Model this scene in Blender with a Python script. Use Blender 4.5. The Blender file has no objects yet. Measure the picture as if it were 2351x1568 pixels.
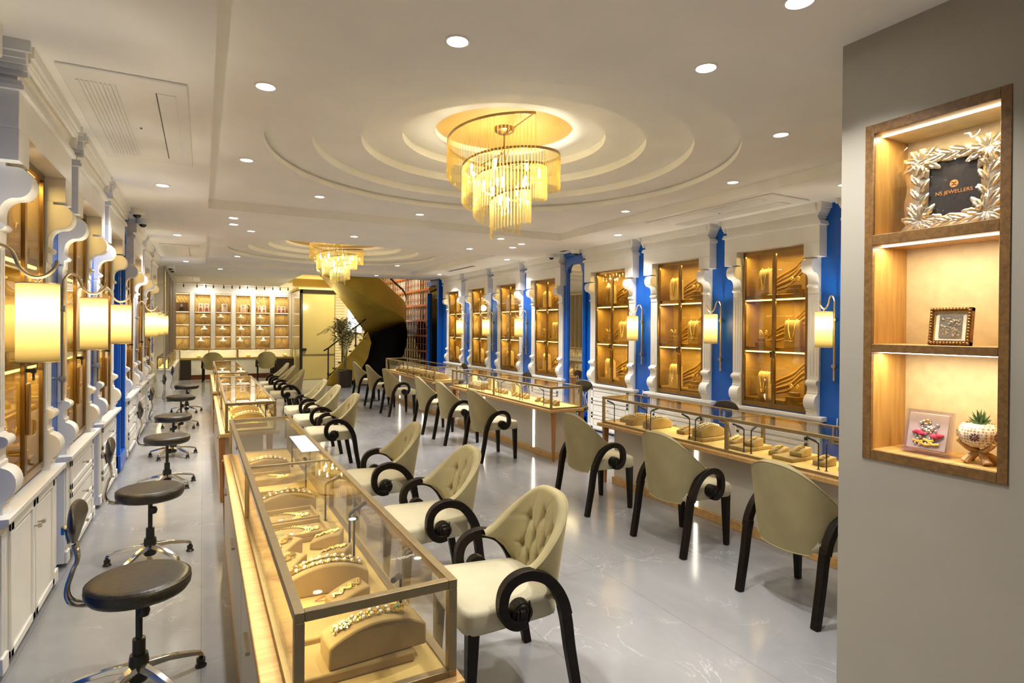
import bpy, math, random
from mathutils import Vector, Matrix
PI = math.pi
rnd = random.Random(7)
SC = bpy.context.scene
COL = SC.collection

# ------------------------------------------------------------------ camera, world, exposure
CAM_H = 1.65
def make_camera():
    yaw, pit, rol = math.radians(28.2923), math.radians(.319), math.radians(-.41094)
    f = Vector((math.sin(yaw)*math.cos(pit), math.cos(yaw)*math.cos(pit), -math.sin(pit)))
    r = Vector((math.cos(yaw), -math.sin(yaw), 0)); u = r.cross(f)
    c, s = math.cos(rol), math.sin(rol)
    r, u = c*r - s*u, s*r + c*u
    cd = bpy.data.cameras.new('camera'); cd.sensor_width = 36; cd.lens = 1320.23/2351*36
    cd.shift_y = -(784-760.43)/2351; cd.clip_start = .05
    o = bpy.data.objects.new('camera', cd); COL.objects.link(o)
    o.matrix_world = Matrix(((r.x, u.x, -f.x, 0), (r.y, u.y, -f.y, 0), (r.z, u.z, -f.z, CAM_H), (0, 0, 0, 1)))
    SC.camera = o
make_camera()
SC.view_settings.view_transform = 'Standard'
SC.view_settings.look = 'None'
SC.view_settings.gamma = 1
SC.view_settings.use_curve_mapping = False
SC.view_settings.exposure = 1.12
w = bpy.data.worlds.new('world'); SC.world = w; w.use_nodes = True
w.node_tree.nodes['Background'].inputs[0].default_value = (.9, .85, .75, 1)
w.node_tree.nodes['Background'].inputs[1].default_value = .3
try:
    cy = SC.cycles
    cy.max_bounces = 7; cy.diffuse_bounces = 5; cy.glossy_bounces = 4; cy.transmission_bounces = 3
    cy.transparent_max_bounces = 14; cy.caustics_reflective = False; cy.caustics_refractive = False
    cy.sample_clamp_indirect = 4; cy.use_light_tree = True
except Exception:
    pass
WARM = (1, .90, .70); NEUT = (1, .965, .90); GOLDL = (1, .82, .42)
K_DOWN, K_CASE, K_CAB = 8.0, 3.7, 2.5

def area(name, loc, size, size_y, power, color, parent=None, rot=(0, 0, 0), spread=PI, disk=False):
    d = bpy.data.lights.new(name, 'AREA'); d.shape = 'DISK' if disk else 'RECTANGLE'
    d.size = size
    if not disk: d.size_y = size_y
    d.energy = power; d.color = color; d.spread = spread
    o = bpy.data.objects.new(name, d); COL.objects.link(o); o.location = loc; o.rotation_euler = rot
    if parent: o.parent = parent
    return o
def point(name, loc, power, color, radius=.03, parent=None):
    d = bpy.data.lights.new(name, 'POINT'); d.energy = power; d.color = color; d.shadow_soft_size = radius
    o = bpy.data.objects.new(name, d); COL.objects.link(o); o.location = loc
    if parent: o.parent = parent
    return o

# ------------------------------------------------------------------ materials
MATS = {}
def nodes(name):
    m = bpy.data.materials.new(name); m.use_nodes = True
    nt = m.node_tree; nt.nodes.clear()
    out = nt.nodes.new('ShaderNodeOutputMaterial')
    return m, nt, out
def N(nt, t, **kw):
    n = nt.nodes.new(t)
    for k, v in kw.items():
        if k in n.inputs: n.inputs[k].default_value = v
        else: setattr(n, k, v)
    return n
def mat(name, col, rough=.5, metal=0, var=.06, scale=20, bump=0, sheen=0, coat=0, stretch=None, spec=.5, emis=None, es=0, col2=None, sss=0):
    if name in MATS: return MATS[name]
    m, nt, out = nodes(name)
    p = N(nt, 'ShaderNodeBsdfPrincipled', Roughness=rough, Metallic=metal)
    p.inputs['Specular IOR Level'].default_value = spec
    p.inputs['Sheen Weight'].default_value = sheen
    if sheen: p.inputs['Sheen Roughness'].default_value = .4; p.inputs['Sheen Tint'].default_value = (*[min(1, c*1.6+.1) for c in col], 1)
    p.inputs['Coat Weight'].default_value = coat
    tc = N(nt, 'ShaderNodeTexCoord'); mp = N(nt, 'ShaderNodeMapping')
    if stretch: mp.inputs['Scale'].default_value = stretch
    nt.links.new(tc.outputs['Object'], mp.inputs[0])
    no = N(nt, 'ShaderNodeTexNoise', Scale=scale, Detail=4.0)
    nt.links.new(mp.outputs[0], no.inputs['Vector'])
    r = N(nt, 'ShaderNodeValToRGB')
    c2 = col2 or tuple(max(0, c*(1-var*2)) for c in col); c1 = tuple(min(1, c*(1+var)) for c in col)
    r.color_ramp.elements[0].position = .3; r.color_ramp.elements[1].position = .7
    r.color_ramp.elements[0].color = (*c2, 1); r.color_ramp.elements[1].color = (*c1, 1)
    nt.links.new(no.outputs['Fac'], r.inputs[0]); nt.links.new(r.outputs[0], p.inputs['Base Color'])
    if bump:
        b = N(nt, 'ShaderNodeBump', Strength=bump, Distance=.01)
        nt.links.new(no.outputs['Fac'], b.inputs['Height']); nt.links.new(b.outputs[0], p.inputs['Normal'])
    if emis:
        p.inputs['Emission Color'].default_value = (*emis, 1); p.inputs['Emission Strength'].default_value = es
    nt.links.new(p.outputs[0], out.inputs[0])
    MATS[name] = m; return m
def emit(name, col, s, sampled=False):
    if name in MATS: return MATS[name]
    m, nt, out = nodes(name)
    e = N(nt, 'ShaderNodeEmission', Color=(*col, 1), Strength=s); nt.links.new(e.outputs[0], out.inputs[0])
    if not sampled: m.cycles.emission_sampling = 'NONE'
    MATS[name] = m; return m
def schlick(nt, f0):
    # reflectance of a thin pane, the same from both of its sides
    ge = N(nt, 'ShaderNodeNewGeometry'); d = N(nt, 'ShaderNodeVectorMath', operation='DOT_PRODUCT')
    nt.links.new(ge.outputs['Incoming'], d.inputs[0]); nt.links.new(ge.outputs['Normal'], d.inputs[1])
    a = N(nt, 'ShaderNodeMath', operation='ABSOLUTE'); nt.links.new(d.outputs['Value'], a.inputs[0])
    b = N(nt, 'ShaderNodeMath', operation='SUBTRACT'); b.inputs[0].default_value = 1; b.use_clamp = True; nt.links.new(a.outputs[0], b.inputs[1])
    c = N(nt, 'ShaderNodeMath', operation='POWER'); c.inputs[1].default_value = 5; nt.links.new(b.outputs[0], c.inputs[0])
    e = N(nt, 'ShaderNodeMath', operation='MULTIPLY_ADD'); e.inputs[1].default_value = 1-f0; e.inputs[2].default_value = f0; nt.links.new(c.outputs[0], e.inputs[0])
    return e.outputs[0]
def glass(name, tint=(1, 1, 1), ior=1.45, rough=0.0, extra=0.0, fac=1.0):
    if name in MATS: return MATS[name]
    m, nt, out = nodes(name)
    t = N(nt, 'ShaderNodeBsdfTransparent', Color=(*tint, 1)); g = N(nt, 'ShaderNodeBsdfGlossy', Roughness=rough)
    mx = N(nt, 'ShaderNodeMixShader')
    nt.links.new(schlick(nt, .04*fac+extra), mx.inputs[0])
    nt.links.new(t.outputs[0], mx.inputs[1]); nt.links.new(g.outputs[0], mx.inputs[2]); nt.links.new(mx.outputs[0], out.inputs[0])
    MATS[name] = m; return m
def wood(name, c1, c2, scale=(1, 14, 14), rough=.4):
    if name in MATS: return MATS[name]
    m, nt, out = nodes(name)
    p = N(nt, 'ShaderNodeBsdfPrincipled', Roughness=rough)
    tc = N(nt, 'ShaderNodeTexCoord'); mp = N(nt, 'ShaderNodeMapping'); mp.inputs['Scale'].default_value = scale
    no = N(nt, 'ShaderNodeTexNoise', Scale=3.0, Detail=8.0, Roughness=.65, Distortion=.4)
    r = N(nt, 'ShaderNodeValToRGB'); r.color_ramp.elements[0].position = .35; r.color_ramp.elements[1].position = .65
    r.color_ramp.elements[0].color = (*c2, 1); r.color_ramp.elements[1].color = (*c1, 1)
    nt.links.new(tc.outputs['Object'], mp.inputs[0]); nt.links.new(mp.outputs[0], no.inputs['Vector'])
    nt.links.new(no.outputs['Fac'], r.inputs[0]); nt.links.new(r.outputs[0], p.inputs['Base Color']); nt.links.new(p.outputs[0], out.inputs[0])
    MATS[name] = m; return m
def marble_floor():
    m, nt, out = nodes('polished grey marble tiles')
    p = N(nt, 'ShaderNodeBsdfPrincipled', Roughness=.16)
    p.inputs['Specular IOR Level'].default_value = .38
    tc = N(nt, 'ShaderNodeTexCoord')
    n1 = N(nt, 'ShaderNodeTexNoise', Scale=1.1, Detail=6.0, Roughness=.6, Distortion=.6)
    mp = N(nt, 'ShaderNodeMapping'); mp.inputs['Scale'].default_value = (1.0, .55, 1); mp.inputs['Rotation'].default_value = (0, 0, .5)
    nt.links.new(tc.outputs['Object'], mp.inputs[0]); nt.links.new(mp.outputs[0], n1.inputs['Vector'])
    r = N(nt, 'ShaderNodeValToRGB'); e = r.color_ramp.elements
    e[0].position = .3; e[0].color = (.21, .212, .225, 1); e[1].position = .72; e[1].color = (.335, .337, .355, 1)
    nt.links.new(n1.outputs['Fac'], r.inputs[0])
    mp2 = N(nt, 'ShaderNodeMapping'); mp2.inputs['Scale'].default_value = (.9, .6, 1); mp2.inputs['Rotation'].default_value = (0, 0, -.9)
    n2 = N(nt, 'ShaderNodeTexNoise', Scale=2.6, Detail=9.0, Roughness=.55, Distortion=1.3)
    nt.links.new(tc.outputs['Object'], mp2.inputs[0]); nt.links.new(mp2.outputs[0], n2.inputs['Vector'])
    v = N(nt, 'ShaderNodeValToRGB'); ve = v.color_ramp.elements
    ve[0].position = .492; ve[0].color = (0, 0, 0, 1); ve[1].position = .5; ve[1].color = (1, 1, 1, 1)
    x = ve.new(.508); x.color = (0, 0, 0, 1)
    nt.links.new(n2.outputs['Fac'], v.inputs[0])
    n3 = N(nt, 'ShaderNodeTexNoise', Scale=1.7, Detail=2.0); nt.links.new(tc.outputs['Object'], n3.inputs['Vector'])
    g3 = N(nt, 'ShaderNodeMath', operation='SUBTRACT'); g3.inputs[1].default_value = .5; g3.use_clamp = True; nt.links.new(n3.outputs['Fac'], g3.inputs[0])
    g4 = N(nt, 'ShaderNodeMath', operation='MULTIPLY'); g4.inputs[1].default_value = 3.2; g4.use_clamp = True; nt.links.new(g3.outputs[0], g4.inputs[0])
    g5 = N(nt, 'ShaderNodeMath', operation='MULTIPLY'); nt.links.new(g4.outputs[0], g5.inputs[0]); nt.links.new(v.outputs[0], g5.inputs[1])
    mx = N(nt, 'ShaderNodeMix', data_type='RGBA'); mx.inputs['B'].default_value = (.62, .62, .62, 1)
    nt.links.new(g5.outputs[0], mx.inputs['Factor']); nt.links.new(r.outputs[0], mx.inputs['A'])
    br = N(nt, 'ShaderNodeTexBrick', Scale=1.0); br.offset = 0; br.inputs['Color1'].default_value = (1, 1, 1, 1); br.inputs['Color2'].default_value = (1, 1, 1, 1)
    br.inputs['Mortar'].default_value = (.62, .62, .62, 1); br.inputs['Mortar Size'].default_value = .0016
    br.inputs['Brick Width'].default_value = .8; br.inputs['Row Height'].default_value = 1.6; br.inputs['Mortar Smooth'].default_value = .1
    nt.links.new(tc.outputs['Object'], br.inputs['Vector'])
    ml = N(nt, 'ShaderNodeMix', data_type='RGBA', blend_type='MULTIPLY'); ml.inputs['Factor'].default_value = 1
    nt.links.new(mx.outputs['Result'], ml.inputs['A']); nt.links.new(br.outputs['Color'], ml.inputs['B'])
    nt.links.new(ml.outputs['Result'], p.inputs['Base Color']); nt.links.new(p.outputs[0], out.inputs[0])
    return m
M_FLOOR = marble_floor()
M_CEIL = mat('matt ceiling paint', (.88, .87, .84), .8, var=.02, scale=2)
M_WHITE = mat('satin white paint', (.81, .805, .785), .32, var=.015, scale=6)
M_BLUE = mat('glossy blue paint', (.003, .095, .50), .26, var=.05, scale=3)
M_GREY = mat('taupe grey wall paint', (.36, .335, .285), .7, var=.03, scale=2)
M_CREAMW = mat('cream wall paint', (.80, .77, .68), .6, var=.02, scale=3)
M_GOLDP = mat('gold leaf ceiling disc', (.50, .31, .075), .5, var=.05, scale=3)
M_BRONZE = mat('bronze metal', (.34, .215, .085), .28, 1, var=.1, scale=8)
M_BRASS = mat('brushed brass', (.68, .50, .26), .38, .75, var=.08, scale=30)
M_CASEM = mat('champagne metal frame', (.33, .255, .14), .42, .8, var=.05, scale=30)
M_CHROME = mat('chrome', (.75, .74, .71), .1, 1, var=.03)
M_NICKEL = mat('brushed nickel', (.5, .46, .38), .3, 1, var=.05)
M_BLACK = mat('black plastic', (.012, .011, .01), .35, var=.1)
M_BLKLEA = mat('black leather', (.022, .018, .015), .36, var=.2, scale=60, bump=.15)
M_EBONY = mat('dark ebony wood', (.009, .005, .003), .42, var=.3, scale=12, stretch=(1, 1, 8), spec=.18)
M_VELVET = mat('beige velvet', (.285, .240, .122), .75, var=.09, scale=5, sheen=.35)
M_SEATV = mat('cream velvet seat', (.45, .41, .285), .75, var=.05, scale=5, sheen=.35)
M_TANV = mat('tan display suede', (.36, .24, .075), .8, var=.08, scale=10, sheen=.2)
M_BEDV = mat('case bed suede', (.60, .42, .125), .8, var=.06, scale=8)
M_LINING = mat('golden brown lining', (.38, .25, .075), .6, var=.12, scale=4)
M_RELIEF = mat('amber relief lining', (.48, .32, .085), .45, var=.08, scale=4)
M_OAK = wood('light oak', (.55, .34, .13), (.38, .215, .07))
M_OAKV = wood('oak vertical grain', (.52, .31, .10), (.36, .20, .06), (14, 14, 1))
M_NICHE = wood('dark oak frame', (.22, .115, .035), (.12, .06, .018))
M_LEG = wood('chestnut wood', (.36, .16, .05), (.24, .10, .03), (14, 14, 1))
M_PANEL = mat('warm grey laminate', (.48, .44, .37), .35, var=.02, scale=3)
M_GOLD = mat('polished gold', (.95, .62, .17), .22, 1, var=.1, scale=60)
M_PEARL = mat('pearl', (.85, .80, .66), .2, 0, var=.05)
M_GLASS = glass('clear glass')
M_CABG = glass('bronze tinted glass', (.95, .85, .62), extra=.02)
M_MIRROR = mat('warm mirror', (.86, .80, .66), .02, 1, var=.0)
M_STRIP = emit('warm light strip', (1, .85, .50), 2.2)
M_STRIPW = emit('white light strip', (1, .92, .76), 5)
M_LAMP = emit('downlight lens', (1, .95, .85), 22)
M_DIM = emit('dim downlight lens', (1, .93, .80), 3.2)
M_PAPER = mat('white paper', (.82, .82, .80), .6, var=.02)
M_GREEN = mat('green enamel', (.05, .36, .20), .3)
M_RED = mat('crimson thread', (.5, .03, .04), .6)

# ------------------------------------------------------------------ mesh helpers
class MB:
    def __init__(s): s.v = []; s.f = []
    def add(s, vs, fs):
        b = len(s.v); s.v += [tuple(p) for p in vs]; s.f += [tuple(b+i for i in f) for f in fs]; return s
    def box(s, x0, x1, y0, y1, z0, z1, T=None):
        vs = [(x, y, z) for x in (x0, x1) for y in (y0, y1) for z in (z0, z1)]
        if T: vs = [T(Vector(v)) for v in vs]
        return s.add(vs, [(0, 1, 3, 2), (4, 6, 7, 5), (0, 4, 5, 1), (2, 3, 7, 6), (0, 2, 6, 4), (1, 5, 7, 3)])
    def prism(s, poly, axis, a, b):
        # poly in the two other axes, in order; extruded along axis from a to b
        def P(u, v, t): return {'x': (t, u, v), 'y': (u, t, v), 'z': (u, v, t)}[axis]
        n = len(poly); vs = [P(u, v, a) for u, v in poly]+[P(u, v, b) for u, v in poly]
        fs = [tuple(range(n-1, -1, -1)), tuple(range(n, 2*n))]+[(i, (i+1) % n, n+(i+1) % n, n+i) for i in range(n)]
        return s.add(vs, fs)
    def tube(s, pts, r, n=8, cap=True, rx=None):
        pts = [Vector(p) for p in pts]; m = len(pts); b = len(s.v); vs = []
        up = None
        for i, p in enumerate(pts):
            t = (pts[min(i+1, m-1)]-pts[max(i-1, 0)])
            t = t.normalized() if t.length > 1e-9 else Vector((0, 0, 1))
            if up is None: up = Vector((0, 0, 1)) if abs(t.z) < .9 else Vector((1, 0, 0))
            a = t.cross(up)
            if a.length < 1e-6: a = t.cross(Vector((0, 1, .1)))
            a.normalize(); c = a.cross(t).normalized(); up = c
            ri = r[i] if isinstance(r, (list, tuple)) else r
            for k in range(n):
                q = 2*PI*k/n+ (PI/4 if n == 4 else 0); vs.append(p+a*(math.cos(q)*ri*(rx or 1))+c*(math.sin(q)*ri))
        fs = [(i*n+k, i*n+(k+1) % n, (i+1)*n+(k+1) % n, (i+1)*n+k) for i in range(m-1) for k in range(n)]
        if cap: fs += [tuple(range(n-1, -1, -1)), tuple((m-1)*n+k for k in range(n))]
        return s.add(vs, fs)
    def lathe(s, prof, c=(0, 0, 0), n=24, a0=0, a1=2*PI, sx=1, sy=1):
        full = abs(a1-a0-2*PI) < 1e-6; k = n if full else n+1
        vs = [(c[0]+r*sx*math.cos(a0+(a1-a0)*j/n), c[1]+r*sy*math.sin(a0+(a1-a0)*j/n), c[2]+z) for r, z in prof for j in range(k)]
        fs = [(i*k+j, i*k+(j+1) % k, (i+1)*k+(j+1) % k, (i+1)*k+j) for i in range(len(prof)-1) for j in range(n)]
        return s.add(vs, fs)
    def ball(s, c, r, n=8, m=6, sz=1, sx=1, sy=1):
        prof = [(max(1e-5, r*math.sin(PI*i/m)), -r*sz*math.cos(PI*i/m)) for i in range(m+1)]
        return s.lathe(prof, c, n, sx=sx, sy=sy)
    def bead(s, c, r):
        x, y, z = c
        return s.add([(x+r, y, z), (x-r, y, z), (x, y+r, z), (x, y-r, z), (x, y, z+r), (x, y, z-r)],
                     [(0, 2, 4), (2, 1, 4), (1, 3, 4), (3, 0, 4), (2, 0, 5), (1, 2, 5), (3, 1, 5), (0, 3, 5)])
    def grid(s, fn, nu, nv, wrapu=False):
        ku = nu if wrapu else nu+1
        vs = [fn(i/nu, j/nv) for i in range(ku) for j in range(nv+1)]
        fs = [((i % ku)*(nv+1)+j, ((i+1) % ku)*(nv+1)+j, ((i+1) % ku)*(nv+1)+j+1, (i % ku)*(nv+1)+j+1) for i in range(nu) for j in range(nv)]
        return s.add(vs, fs)
    def build(s, name, m, parent=None, bevel=0, smooth=True, loc=None, ang=38, seg=2):
        me = bpy.data.meshes.new(name); me.from_pydata([tuple(v) for v in s.v], [], s.f)
        me.materials.append(m)
        if smooth:
            me.polygons.foreach_set('use_smooth', [True]*len(me.polygons)); me.set_sharp_from_angle(angle=math.radians(ang))
        me.update()
        o = bpy.data.objects.new(name, me); COL.objects.link(o)
        if bevel:
            b = o.modifiers.new('Bevel', 'BEVEL'); b.width = bevel; b.segments = seg; b.limit_method = 'ANGLE'
        if parent: o.parent = parent
        if loc: o.location = loc
        return o
def thing(name, label, cat, loc=(0, 0, 0), rz=0, group=None):
    o = bpy.data.objects.new(name, None); COL.objects.link(o); o.empty_display_size = .05
    o.location = loc; o.rotation_euler = (0, 0, rz); o['label'] = label; o['category'] = cat
    if group: o['group'] = group
    return o
def tag(o, label, cat, group=None):
    o['label'] = label; o['category'] = cat
    if group: o['group'] = group
    return o
def struct(o, kind='structure'):
    o['kind'] = kind; return o
def dup(root, loc=None, rz=None, label=None, group=None):
    r = root.copy(); COL.objects.link(r)
    if loc is not None: r.location = loc
    if rz is not None: r.rotation_euler = (0, 0, rz)
    if label: r['label'] = label
    if group: r['group'] = group
    for c in list(root.children):
        d = c.copy(); COL.objects.link(d); d.parent = r
        for g in list(c.children):
            e = g.copy(); COL.objects.link(e); e.parent = d
    return r
ORD = ['first', 'second', 'third', 'fourth', 'fifth', 'sixth', 'seventh', 'eighth', 'ninth', 'tenth', 'eleventh', 'twelfth', 'thirteenth', 'fourteenth']
def arc(cx, cy, r, a0, a1, n, ry=None):
    return [(cx+r*math.cos(a0+(a1-a0)*i/n), cy+(ry or r)*math.sin(a0+(a1-a0)*i/n)) for i in range(n+1)]
def spline(pts, n=8):
    P = [Vector(p) for p in pts]; P = [P[0]*2-P[1]]+P+[P[-1]*2-P[-2]]; out = []
    for i in range(1, len(P)-2):
        a, b, c, d = P[i-1:i+3]
        for k in range(n):
            t = k/n
            out.append(.5*((2*b)+(c-a)*t+(2*a-5*b+4*c-d)*t*t+(3*b-a-3*c+d)*t**3))
    out.append(P[-2]); return out

# ------------------------------------------------------------------ room shell
XL, XR, ZS, ZT = -.865, 5.60, 2.94, 3.04
PX, PY = 2.56, 1.60
L_UNITS = [4.0, 5.43, 6.87, 9.0, 10.45, 11.9]
R_UNITS = [2.80, 4.245, 5.675, 7.11, 9.02, 10.47, 11.92, 13.37]
L_MIR, R_MIR = 7.93, 8.065
struct(MB().box(-1.8, 7, -3, 21.6, -.1, 0).build('floor', M_FLOOR))

def hole_wall(name, x, ya, yb, units, m, thick):
    mb = MB(); y = ya
    x0, x1 = sorted((x, x+thick))
    for c in units:
        mb.box(x0, x1, y, c-.42, 0, 3.4); mb.box(x0, x1, c-.42, c+.42, 0, .775); mb.box(x0, x1, c-.42, c+.42, 2.56, 3.4); y = c+.42
    mb.box(x0, x1, y, yb, 0, 3.4)
    return struct(mb.build(name, m, smooth=False))
hole_wall('wall_left', XL, 2.7, 13.3, L_UNITS, M_BLUE, -.05)
hole_wall('wall_right', XR, PY+.01, 15.0, R_UNITS, M_BLUE, .05)
struct(MB().box(XL-.05, XL, -3, 2.7, 0, 3.4).build('wall_left_front', M_WHITE))
struct(MB().box(-1.3, XL-.05, 13.3, 13.35, 0, 3.4).build('wall_left_return', M_CREAMW))
struct(MB().box(-1.35, -1.3, 13.3, 21, 0, 3.4).build('wall_left_recess', M_CREAMW))
struct(MB().box(-1.8, 7, -3.05, -3, 0, 3.4).build('wall_front', M_GREY))
# wall with the niche beside the camera
NY0, NY1, NZ0, NZ1, ND = .973, 1.493, 1.093, 2.542, .27
mb = MB()
mb.box(PX, PX+.30, -3, NY0, 0, 3.4).box(PX, PX+.30, NY1, PY, 0, 3.4).box(PX, PX+.30, NY0, NY1, 0, NZ0).box(PX, PX+.30, NY0, NY1, NZ1, 3.4)
mb.box(PX+.30, XR+.05, PY-.1, PY, 0, 3.4)
struct(mb.build('wall_niche', M_GREY, smooth=False))

# ceiling: soffits and beams at ZS, trays at ZT with stepped round domes
T1 = (.05, 4.62, 1.77, 7.14); T2 = (.05, 4.62, 9.2, 13.97)
mb = MB()
mb.box(-1.4, T1[0], -3, 21.1, ZS, 3.3).box(T1[1], XR+.1, -3, 15.0, ZS, 3.3)
mb.box(T1[0], T1[1], -3, T1[2], ZS, 3.3).box(T1[0], T1[1], T1[3], T2[2], ZS, 3.3).box(T1[0], T1[1], T2[3], 15.0, ZS, 3.3).box(T1[0], 2.18, 15.0, 21.1, ZS, 3.3)
struct(mb.build('ceiling', M_CEIL, smooth=False))
def dome(name, T, cx, cy, steps, gold):
    # tray plane with a round hole, then risers and rings going up
    n = 96; mb = MB(); R = steps[0][0]
    ring = [(cx+R*math.cos(2*PI*k/n), cy+R*math.sin(2*PI*k/n)) for k in range(n)]
    def sq(p):
        dx, dy = p[0]-cx, p[1]-cy; t = 1e9
        if dx > 1e-9: t = min(t, (T[1]-cx)/dx)
        if dx < -1e-9: t = min(t, (T[0]-cx)/dx)
        if dy > 1e-9: t = min(t, (T[3]-cy)/dy)
        if dy < -1e-9: t = min(t, (T[2]-cy)/dy)
        return (cx+dx*t, cy+dy*t)
    outer = [sq(p) for p in ring]
    mb.add([(x, y, ZT) for x, y in ring]+[(x, y, ZT) for x, y in outer], [(k, (k+1) % n, n+(k+1) % n, n+k) for k in range(n)])
    for cxx, cyy in ((T[0], T[2]), (T[0], T[3]), (T[1], T[2]), (T[1], T[3])):
        ks = sorted(range(n), key=lambda k: (outer[k][0]-cxx)**2+(outer[k][1]-cyy)**2)[:2]
        mb.add([(outer[ks[0]][0], outer[ks[0]][1], ZT), (outer[ks[1]][0], outer[ks[1]][1], ZT), (cxx, cyy, ZT)], [(0, 1, 2)])
    prof = []; z = ZT
    for i, (r, h) in enumerate(steps):
        if i == 0: prof += [(r, z), (r, z+h-.022), (r+.03, z+h-.018), (r+.03, z+h)]
        else: prof += [(r, z), (r-.004, z+h*.4), (r+.006, z+h)]
        z += h
    prof += [(gold, z), (gold, z+.05)]
    mb.lathe(prof, (cx, cy, 0), n)
    struct(mb.build(name, M_CEIL, smooth=True, ang=30))
    return z+.05
D1 = dome('ceiling_dome_near', T1, 2.28, 4.40, [(1.90, .065), (1.56, .07), (1.19, .075), (.86, .07)], .59)
D2 = dome('ceiling_dome_far', T2, 2.28, 11.40, [(1.90, .065), (1.56, .07), (1.22, .075)], .92)
struct(MB().lathe([(.0001, D1-.001), (.62, D1-.001)], (2.28, 4.40, 0), 64).build('ceiling_gold_disc', M_GOLDP))
struct(MB().lathe([(.0001, D2-.001), (.95, D2-.001)], (2.28, 11.40, 0), 64).build('ceiling_gold_disc', M_GOLDP))
struct(MB().box(-1.8, 7, -3, 15.0, 3.5, 3.6).build('roof', M_CEIL))
# near beam continues over the recess door etc.; crown strip on the left wall up to the ceiling
struct(MB().box(XL, XL+.10, -3, 3.25, 2.80, ZS).build('trim_1', M_WHITE, bevel=.01))

# ------------------------------------------------------------------ wall display cabinets
def corbel_poly():
    p = [(0, 2.03), (.036, 2.03), (.036, 2.085), (.050, 2.09), (.060, 2.105), (.050, 2.12), (.038, 2.125), (.038, 2.165)]
    p += [(.038+.065*(1-math.cos(t)), 2.165+.075*math.sin(t)) for t in [PI/2*i/6 for i in range(1, 7)]]
    p += [(.103+.055*math.sin(t), 2.312-.072*math.cos(t)) for t in [PI*i/10 for i in range(0, 11)]]
    p += [(.06, 2.384), (.06, 2.40), (0, 2.40)]
    return p
def scroll_poly():
    p = [(0, .765), (.052, .765), (.052, .81)]
    p += [(.052+.02*math.sin(t), .81+.015*(1-math.cos(t))) for t in [PI/2*i/3 for i in range(1, 4)]]
    p += [(.040+.062*math.sin(t), .905-.078*math.cos(t)) for t in [PI*(.10+.80*i/10) for i in range(11)]]
    p += [(.045, .985), (.045, 1.005), (.036, 1.01), (.036, 1.055)]
    p += [(.045+.028*math.sin(t), 1.102-.028*math.cos(t)) for t in [PI*i/8 for i in range(9)]]
    p += [(.036, 1.14), (0, 1.14)]
    return p
CORB, SCRL = corbel_poly(), scroll_poly()
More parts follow.
